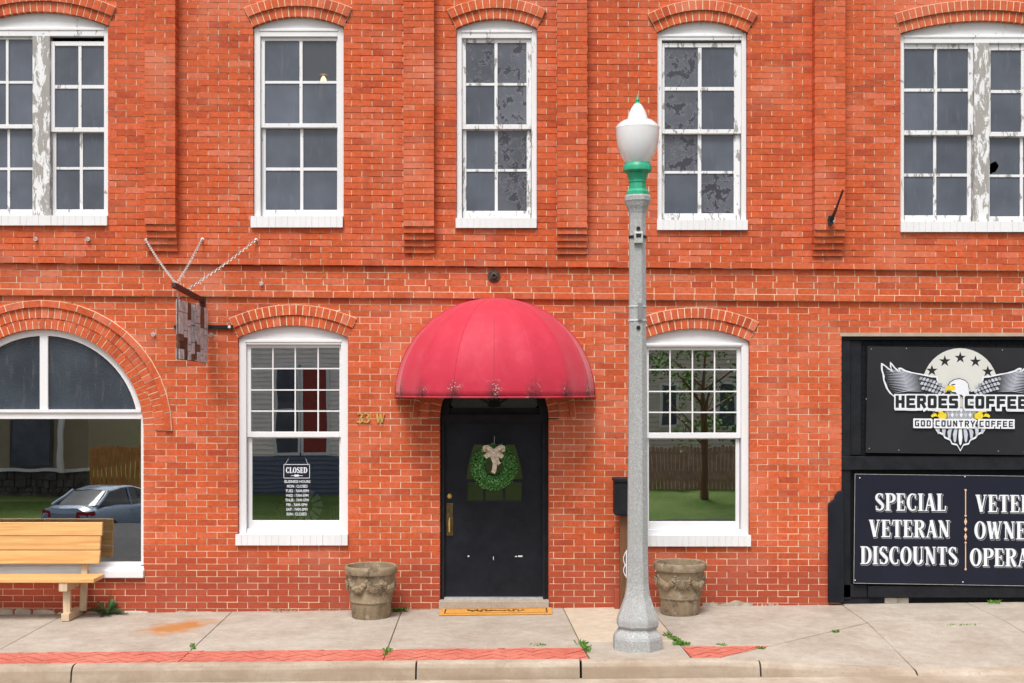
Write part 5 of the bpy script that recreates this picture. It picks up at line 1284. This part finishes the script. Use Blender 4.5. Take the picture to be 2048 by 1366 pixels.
pn = MB().prism([(wx(1735), wz(693)), (wx(2104), wz(697)), (wx(2103), wz(911)), (wx(1731), wz(905.5))], YS - .006, YL + .04); bevel(pn.build('panel', PANELM, SG), .002, 1)
lay = [0]
def flat(poly, mat, name, mirror=False):
    lay[0] += 1
    for sgn in ((1, -1) if mirror else (1,)):
        P_ = [q1(1193 + sgn * (a - 1193), b + (sgn < 0) * 2) for a, b in poly]; mb = MB(); n = len(P_); y = YS - .0066 - lay[0] * .00025
        bm = bmesh.new(); vs = [bm.verts.new((x, y, z)) for x, z in P_]; f = bm.faces.new(vs); bmesh.ops.triangulate(bm, faces=[f], ngon_method='EAR_CLIP'); 
        me = bpy.data.meshes.new(name); bm.to_mesh(me); bm.free(); me.materials.append(mat)
        for v in me.vertices: v.co -= SG.location
        o = bpy.data.objects.new(name, me); COL.objects.link(o); o.parent = SG
circ = lambda cx_, cy_, r, n=40, a0=0, a1=360: [(cx_ + r * math.cos(R(a0 + (a1 - a0) * i / n)), cy_ - r * math.sin(R(a0 + (a1 - a0) * i / n))) for i in range(n + (a1 - a0 != 360))]
flat(circ(1193, 563, 322), S_CREAM, 'disc')
for a, b in ((953, 432), (1063, 352), (1195, 322), (1325, 355), (1430, 440)):
    pts = [q1(a + (52 if i % 2 == 0 else 20) * math.sin(R(36 * i)), b - (52 if i % 2 == 0 else 20) * math.cos(R(36 * i))) for i in range(10)]; c_ = q1(a, b); yy = YS - .0066 - .0006
    MB().add([(c_[0], yy, c_[1])] + [(x, yy, z) for x, z in pts], [(0, 1 + i, 1 + (i + 1) % 10) for i in range(10)]).build('star', S_BLACK, SG, fixn=False)
wing = [(1000, 480), (960, 478), (880, 462), (800, 448), (730, 428), (690, 406), (664, 410), (672, 430), (640, 405), (612, 370), (596, 356), (594, 395), (606, 425), (570, 398), (540, 375), (519, 366), (518, 420), (532, 470), (536, 510), (548, 545), (560, 580), (590, 625), (640, 665), (1130, 700), (1130, 620), (1060, 592), (1015, 560)]
flat(wing, S_WHITE, 'wing_outline', True)
inner = [(990, 492), (950, 490), (870, 476), (790, 462), (725, 442), (690, 422), (678, 425), (700, 452), (660, 440), (625, 405), (606, 380), (608, 412), (628, 450), (585, 425), (550, 395), (532, 386), (534, 430), (550, 480), (548, 510), (566, 550), (580, 590), (620, 640), (1120, 690), (1110, 612), (1050, 602), (1000, 565)]
flat(inner, S_BLACK, 'wing', True)
for i in range(15):           # long flight feathers fanning to the wing tip
    t_ = i / 14; bx0, by0 = 860 + 20 * t_, 480 + 130 * t_; tx, ty = (548 + 75 * t_ * t_, 420 + 205 * t_); L_ = math.hypot(tx - bx0, ty - by0); nx, ny = -(ty - by0) / L_, (tx - bx0) / L_
    flat([(bx0, by0), ((bx0 + tx) / 2 + nx * 4, (by0 + ty) / 2 + ny * 4 - 14), (tx, ty), ((bx0 + tx) / 2 - nx * 4, (by0 + ty) / 2 - ny * 4 - 14)], S_LAV, 'feather', True)
for r_ in range(3):          # shorter coverts
    for i in range(8):
        a, b = 852 + i * 28 + r_ * 10, 492 + r_ * 42 + i * 6 + i * i * .5
        flat([(a + 4, b - 8), (a + 22, b - 5), (a + 12, b + 20), (a - 6, b + 18), (a - 10, b + 8)], S_LAV if (i + r_) % 3 else S_GREY, 'feather', True)
tail = [(960, 880), (985, 945), (1005, 965), (1045, 985), (1060, 1010), (1105, 1030), (1120, 1062), (1165, 1072), (1193, 1122), (1221, 1072), (1266, 1062), (1281, 1030), (1326, 1010), (1341, 985), (1381, 965), (1401, 945), (1426, 880)]
flat(tail, S_WHITE, 'tail_outline')
flat([(a + (1193 - a) * .05, b - 14 if b > 890 else b) for a, b in tail], S_BLACK, 'tail')
for i in range(-4, 5):
    bx0 = 1193 + i * 30; tx, ty = 1193 + i * 47, 1072 - abs(i) * 24
    flat([(bx0 - 10, 880), (bx0 + 10, 880), (tx + 17, ty - 70), (tx + 10, ty - 18), (tx, ty), (tx - 10, ty - 18), (tx - 17, ty - 70)], S_LAV if i else S_WHITE, 'tail_feather')
flat([(1090, 740), (1296, 740), (1330, 800), (1300, 860), (1086, 860), (1056, 800)], S_GREY, 'body')
for i in range(12): a, b = 1085 + (i % 6) * 38, 765 + (i // 6) * 42; flat([(a, b - 14), (a + 15, b), (a, b + 26), (a - 15, b)], S_WHITE if i % 2 else S_LAV, 'body_feather')
hd = [(1090, 560), (1105, 535), (1140, 512), (1185, 504), (1230, 518), (1256, 545), (1262, 580), (1275, 605), (1262, 612), (1268, 640), (1240, 632), (1225, 660), (1200, 636), (1170, 640), (1150, 615), (1120, 612), (1100, 590)]
flat([(1193 + (a - 1193) * 1.07, 575 + (b - 575) * 1.1) for a, b in hd], S_BLACK, 'head_outline'); flat(hd, S_WHITE, 'head')
flat([(1130, 556), (1100, 556), (1072, 570), (1062, 592), (1072, 614), (1082, 596), (1110, 604), (1146, 598), (1150, 575)], S_YEL, 'beak'); flat([(1112, 549), (1146, 545), (1148, 553), (1122, 558)], S_BLACK, 'eye')
for s in (0,):
    claw = [(1075, 800), (1050, 790), (1030, 772), (1005, 760), (985, 757), (968, 770), (978, 784), (1000, 784), (1016, 800), (985, 796), (955, 800), (940, 818), (950, 832), (975, 822), (1000, 824), (1012, 842), (1040, 846), (1075, 836)]
    flat([(1010 + (a - 1010) * 1.1, 802 + (b - 802) * 1.14) for a, b in claw], S_BLACK, 'talon_outline', True); flat(claw, S_YEL, 'talon', True)
ly = .0066 + (lay[0] + 2) * .00025
e = lambda px: wx(1640 + px / 4.27); f_ = lambda py: wz(640 + py / 4.27)
block('HEROES COFFEE', e(640), e(1758), f_(748), f_(645), YS, [(S_WHITE, .017, ly, .006, -.012), (S_WHITE, .017, ly + .0006, 0, 0), (S_BLACK, .0015, ly + .0012, 0, 0)], SG, rot=.008)
block('GOD COUNTRY COFFEE', e(802), e(1640), f_(908), f_(854), YS, [(S_WHITE, .017, ly + .0018, 0, 0), (S_BLACK, -.0012, ly + .0026, 0, 0)], SG, rot=.008, sp=.2)
for a, b in ((1742, 698), (1732, 798), (1738, 897), (1797, 900), (1996, 902), (2048, 904), (1812, 697), (2004, 700)): ylathe([(.005, 0), (.005, .004), (.001, .005)], SG, 'screw', GALV, (wx(a), YS - .006, wz(b)), 8)
VS = empty('veteran_sign', (wx(1931), YS, wz(1168)), 'navy sign lettered SPECIAL VETERAN DISCOUNTS in white', 'sign')
RT = .0125
MB().prism([(wx(1709.5), wz(948)), (wx(2154), wz(953.5)), (wx(2152), wz(1173)), (wx(1707), wz(1166))], YS - .006, YL + .045).build('panel', PANELN, VS)
ed = MB(); y_ = YS - .0075
for p, q in (((1709.5, 948), (2154, 953.5)), ((1707, 1166), (2152, 1173)), ((1709.5, 948), (1707, 1166))): ed.bar((wx(p[0]), y_, wz(p[1])), (wx(q[0]), y_, wz(q[1])), .004, .004)
ed.build('edge_trim', GALV, VS)
LAY = [(S_GREY, .005, .011, -.011, .0068), (S_BLACK, .0015, .008, -.008, .0085), (S_WHITE, 0., 0, 0, .0102)]
for tx, a, b, c, d in (('SPECIAL', 1749, 1891, 986, 1021), ('VETERAN', 1737, 1899, 1039, 1074), ('DISCOUNTS', 1720, 1914, 1092, 1128), ('VETERAN', 1950, 2114, 989, 1024), ('OWNED', 1948, 2075, 1042, 1078), ('OPERATED', 1939, 2128, 1096, 1132)):
    word(tx, wx(a), wx(b), wz(d), wz(c), YS, LAY, VS, rot=RT * .6)
dv = MB(); xx = wx(1930.5)
for a, b in ((981, 1028), (1088, 1137)): dv.box(xx - .005, xx + .005, YS - .009, YS - .0065, wz(b), wz(a))
for c_, h_, w_ in ((1043, 8, .02), (1058.5, 5, .022), (1073, 8, .02)): dv.prism([(xx - w_ * .8, wz(c_)), (xx, wz(c_ + h_)), (xx + w_ * .8, wz(c_)), (xx, wz(c_ - h_))], YS - .009, YS - .0065)
for c_ in (980, 1031, 1085, 1138): dv.prism([(xx + .012 * math.cos(R(30 * i)), wz(c_) + .012 * math.sin(R(30 * i))) for i in range(12)], YS - .0092, YS - .0066)
dv.build('divider', S_TAN, VS)
for a, b in ((1719, 955.5), (1929, 953), (1709.5, 1160), (1925, 1163.5)): ylathe([(.007, 0), (.007, .005), (.001, .006)], VS, 'screw', S_WHITE, (wx(a), YS - .006, wz(b)), 8)
# ------------------------------------------------------------------ things in the CLOSED window
yg = YL + .118
CS = empty('closed_sign', (wx(589), yg, wz(959)), 'small CLOSED sign hanging in the lower left window above the hours', 'sign')
y0 = YL + .121
bevel(MB().box(wx(563), wx(616.5), y0, y0 + .006, wz(958.5), wz(929.5)).build('board', PANELN, CS), .003)
rm = MB(); 
for a, b, c, d in ((563.3, 616.2, 930, 931), (563.3, 616.2, 957.2, 958.2), (563.3, 564.3, 930, 958), (615.2, 616.2, 930, 958)): bx(rm, a, b, c, d, y0 - .002, y0 + .001)
rm.build('border', S_WHITE, CS)
word('CLOSED', wx(568), wx(611), wz(947.5), wz(936), y0 - .002, [(S_WHITE, .0008, 0, 0, .001)], CS)
rm = MB(); bx(rm, 578, 602, 952.3, 953.3, y0 - .002, y0); bx(rm, 585, 594, 950.8, 954.8, y0 - .003, y0); rm.build('flourish', S_WHITE, CS)
rm = MB(); rm.tube([(wx(567), y0, wz(930)), (wx(580), y0 + .02, wz(905)), (wx(602), y0 + .02, wz(905)), (wx(612), y0, wz(930))], .0015, 4); rm.build('cord', S_WHITE, CS)
HR = empty('hours_lettering', (wx(590), yg, wz(1036)), 'white business hours lettering on the lower left window glass', 'lettering')
for i, (t_, a, b) in enumerate((('BUSINESS HOURS', 565, 617), ('MON : CLOSED', 570, 611.5), ('TUES : 7AM-5PM', 567, 613.5), ('WED : 7AM-5PM', 567.5, 613), ('THUR : 7AM-5PM', 566.5, 613.5), ('FRI : 7AM-5PM', 569, 610.5), ('SAT : 7AM-2PM', 568.5, 611), ('SUN : CLOSED', 569, 609.5))):
    c = 962 + i * 9.35 + (0 if i == 0 else .2); text(t_, wx(a), wx(b), wz(c + 5.6), wz(c), YL + .127, [(S_WHITE, .012, 0, 0, 0)], HR, 'line')
WM = empty('windmill_ornament', (wx(608), .2, wz(1043)), 'pale green tin windmill wheel standing inside the CLOSED window', 'ornament')
mint = simple('mint_tin', (.7, .85, .75), .5, .15, 10, 0); c = Vector((wx(606), .2, wz(1012, -.2)))
for i in range(12):
    a = R(30 * i + 8); m = MB()
    for r0, r1 in ((.075, .115), (.125, .185)):
        m.add([c + Vector((r_ * math.cos(a + s_ * w_), .006 * s_, r_ * math.sin(a + s_ * w_))) for r_, s_, w_ in ((r0, -1, .17), (r1, -1, .19), (r1, 1, .19), (r0, 1, .17))], [(0,1,2,3)])
    o = m.build('blade', mint, WM, fixn=False); sm = o.modifiers.new('s', 'SOLIDIFY'); sm.thickness = .003
m = MB(); m.tube([c + Vector((.12 * math.cos(R(15 * i)), 0, .12 * math.sin(R(15 * i)))) for i in range(24)], .004, 5, closed=True); m.bar(c, (c.x, c.y + .01, wz(1062)), .02); m.build('rim', mint, WM)
ledge = MB(); ledge.box(LOW[0].x0, LOW[0].x1, .17, .62, wz(1066), wz(1056)); ledge.build('window_shelf', BROWNW, WL1)
PT = empty('potted_fern', (wx(551), .36, wz(1056)), 'small pale potted plant inside the CLOSED window at left', 'plant')
m = MB(); 
for i in range(120):
    a = random.uniform(0, 6.28); r_ = random.uniform(.0, .12); h_ = random.uniform(.05, .26); p = Vector((wx(551) + r_ * math.cos(a), .36 + r_ * math.sin(a) * .6, wz(1056) + h_)); u = Vector((math.cos(a), 0, .8)) * .03; v = Vector((-.4, .2, .5)) * .014
    m.add([p - u, p + v, p + u, p - v], [(0,1,2,3)], random.random())
m.build('leaves', leaf_mat('pale_plant', (.2, .22, .1), (.42, .42, .22)), PT, kind='stuff', fixn=False)
m = MB(); m.lathe([(.05, wz(1056)), (.07, wz(1056) + .1), (.062, wz(1056) + .1)], wx(551), .36, 14); m.build('pot', TERRA, PT, smooth=True)
ST = empty('wooden_stool', (wx(658), .5, wz(1056)), 'small pale wooden stool inside the CLOSED window at right', 'stool')
m = MB(); m.box(wx(648), wx(672), .42, .58, wz(1022.5), wz(1019.5)); m.build('seat', PALEW, ST)
for a in (650, 656.5, 663, 670): MB().box(wx(a - 1.2), wx(a + 1.2), .44, .47, wz(1056), wz(1022.5)).build('leg', PALEW, ST)
# counter and table inside the arched window
CT = empty('wooden_counter', (wx(90), .5, wz(1060)), 'long pale wooden counter board inside the arched window', 'counter')
MB().box(wx(-140), wx(283), .2, .5, wz(1007), wz(1001)).build('top', PALEW, CT)
for a in (-90, 60, 262): MB().box(wx(a), wx(a + 6), .3, .42, wz(1175), wz(1007)).build('leg', BLACKW, CT)
FL = empty('flower_pot', (wx(272), .28, wz(1001)), 'small plant with orange flower on the counter inside the arched window', 'plant')
m = MB()
for i in range(60): a = random.uniform(0, 6.28); L_ = random.uniform(.05, .16); p = Vector((wx(272), .3, wz(1001))); t_ = Vector((math.cos(a) * .9, math.sin(a) * .4, 1)).normalized(); q = t_.cross(Vector((0, 1, .2))).normalized() * .008; m.add([p - q * .3, p + t_ * L_ * .6 + q, p + t_ * L_, p + t_ * L_ * .6 - q], [(0,1,2,3)], random.random())
m.build('leaves', WEED, FL, fixn=False, kind='stuff')
m = MB(); m.lathe([(.001, wz(975)), (.02, wz(972)), (.026, wz(967)), (.012, wz(963))], wx(274), .27, 10); m.build('flower', simple('orange_petals', (.75, .2, .08), .6), FL, smooth=True)
PD = empty('pendant_lamp', (wx(647, -.35), .35, wz(150, -.35)), 'lit bulb with tan shade glimpsed through the second upstairs window', 'lamp')
bl = NT('lit_bulb'); bl.b.inputs['Emission Color'].default_value = (1, .8, .4, 1); bl.b.inputs['Emission Strength'].default_value = 9.; bl.col((.9, .8, .5))
mb = MB(); mb.lathe([(.004, wz(152, -.35)), (.012, wz(153, -.35)), (.03, wz(158, -.35)), (.034, wz(162, -.35)), (.02, wz(166, -.35)), (.001, wz(167, -.35))], wx(647, -.35), .35, 14); mb.build('bulb', bl.mat, PD, smooth=True)
mb = MB(); mb.lathe([(.045, wz(149, -.35)), (.04, wz(147, -.35)), (.006, wz(146, -.35)), (.006, wz(70, -.35))], wx(647, -.35), .35, 14); mb.build('shade', simple('tan_shade', (.7, .45, .15), .5), PD, smooth=True)
# ------------------------------------------------------------------ weeds
def blades(mb, c, n, r, h, wd=.006, lean=.7):
    for _ in range(n):
        a = random.uniform(0, 6.28); q = random.random() ** .5 * r; p = c + Vector((q * math.cos(a), q * math.sin(a) * .6, 0)); t_ = Vector((random.gauss(0, lean), random.gauss(0, lean), 1)).normalized(); L_ = h * random.uniform(.4, 1.); s_ = t_.cross(Vector((random.gauss(0, 1), random.gauss(0, 1), .1))).normalized() * wd
        mb.add([p - s_ * .5, p + t_ * L_ * .55 + s_, p + t_ * L_ + Vector((0, 0, -.1 * L_)), p + t_ * L_ * .55 - s_], [(0,1,2,3)], random.random())
def weed(px, py, n, r, h, label, mat=WEED, wd=.008, d=None, lean=.8, line=None):
    dd = d
    if dd is None:
        dd = 0
        for _ in range(30): X = wx(px, dd); s_ = (py - HZ) / (ZC - gz(X, dd)); dd = max(.02, min(2.6, D - PX * D / s_))
    X = wx(px, dd); c = Vector((X, -dd, gz(X, dd)))
    m = MB()
    if line:
        for i in range(line[2]): t_ = i / max(1, line[2] - 1); q = c + Vector((line[0] * (t_ - .5), -line[1] * (t_ - .5), 0)); blades(m, q, n // line[2], r, h * random.uniform(.6, 1.1), wd, lean)
    else: blades(m, c, n, r, h, wd, lean)
    o = m.build('weed', mat, fixn=False); tag(o, label, 'weed', 'weeds along the pavement'); return o
def dandelion(px, py, d, size, label, nl=16):      # rosette of toothed leaves, one upright
    X = wx(px, d); c = Vector((X, -d, gz(X, d))); T = MB()
    for i in range(nl):
        a = 2 * math.pi * i / nl + random.uniform(-.2, .2); el_ = R(random.uniform(10, 55)) if i else R(82); L_ = size * random.uniform(.7, 1.05); up = Vector((math.cos(a) * math.cos(el_), math.sin(a) * math.cos(el_) * .7, math.sin(el_))); sd = up.cross(Vector((0, 0, 1))); sd = sd.normalized() if sd.length > .1 else Vector((1, 0, 0)); rn = random.random()
        for k_ in range(7):
            t_ = k_ / 7; p = c + up * L_ * t_ - Vector((0, 0, .35 * L_ * t_ * t_ * math.cos(el_))); w_ = size * .16 * (1 - abs(t_ - .55))
            for s_ in (-1, 1): T.add([p, p + up * L_ * .10 + sd * s_ * w_, p + up * L_ * .17], [(0,1,2)], min(1, max(0, rn + random.uniform(-.25, .25))))
    o = T.build('weed', leaf_mat('dandelion_leaves', (.045, .12, .04), (.13, .26, .09)), fixn=False); tag(o, label, 'weed', 'weeds along the pavement'); return o
dandelion(216, 1226, .09, .27, 'dark green toothed weed at the wall right of the bench', 20)
dandelion(806, 1222, .10, .10, 'small dark weed right of the left planter', 22)
weed(1013 * 0 + 795, 1220, 90, .05, .07, 'low weed tuft at the foot of the left planter', WEED, .008, .12)
weed(1168, 1296, 110, .03, .075, 'weed clump at the corner of the red strip left of the lamp post', line=(.05, .34, 5))
weed(1352, 1281, 160, .035, .06, 'weeds filling the joint right of the lamp post base', line=(.10, .45, 6))
weed(1362, 1289, 120, .08, .05, 'dense weed clump at the joint corner right of the lamp post', lean=1.2, wd=.007)
weed(775, 1305, 46, .03, .05, 'small bright weed in the red strip below the left planter', line=(.01, .2, 3), wd=.011)
weed(386, 1294, 40, .02, .035, 'tiny weeds in the pavement joint below the rust stain', line=(.06, .2, 3))
weed(1446, 1290, 36, .06, .025, 'thin weed streak behind the right end of the red strip', lean=1.3)
weed(1520, 1297, 44, .045, .035, 'small weed tuft at the tip of the red strip', lean=1.2)
weed(1671, 1265, 34, .03, .045, 'small weed tuft halfway along the diagonal pavement joint')
weed(1075, 1290, 40, .08, .022, 'thin weed line at the back edge of the red strip', lean=1.3)
weed(1990, 1203, 46, .06, .07, 'green weed under the black boards of the shopfront', d=.03)
weed(1925, 1250, 30, .05, .03, 'small weeds in the long pavement joint at far right', line=(.25, 0, 4))
weed(565, 1221, 90, .14, .07, 'dry grass tuft at the foot of the wall under the CLOSED window', DRY, .003, .03, 1.)
weed(655, 1220, 40, .14, .035, 'thin dry grass at the wall left of the planter', DRY, .003, .03, 1.)
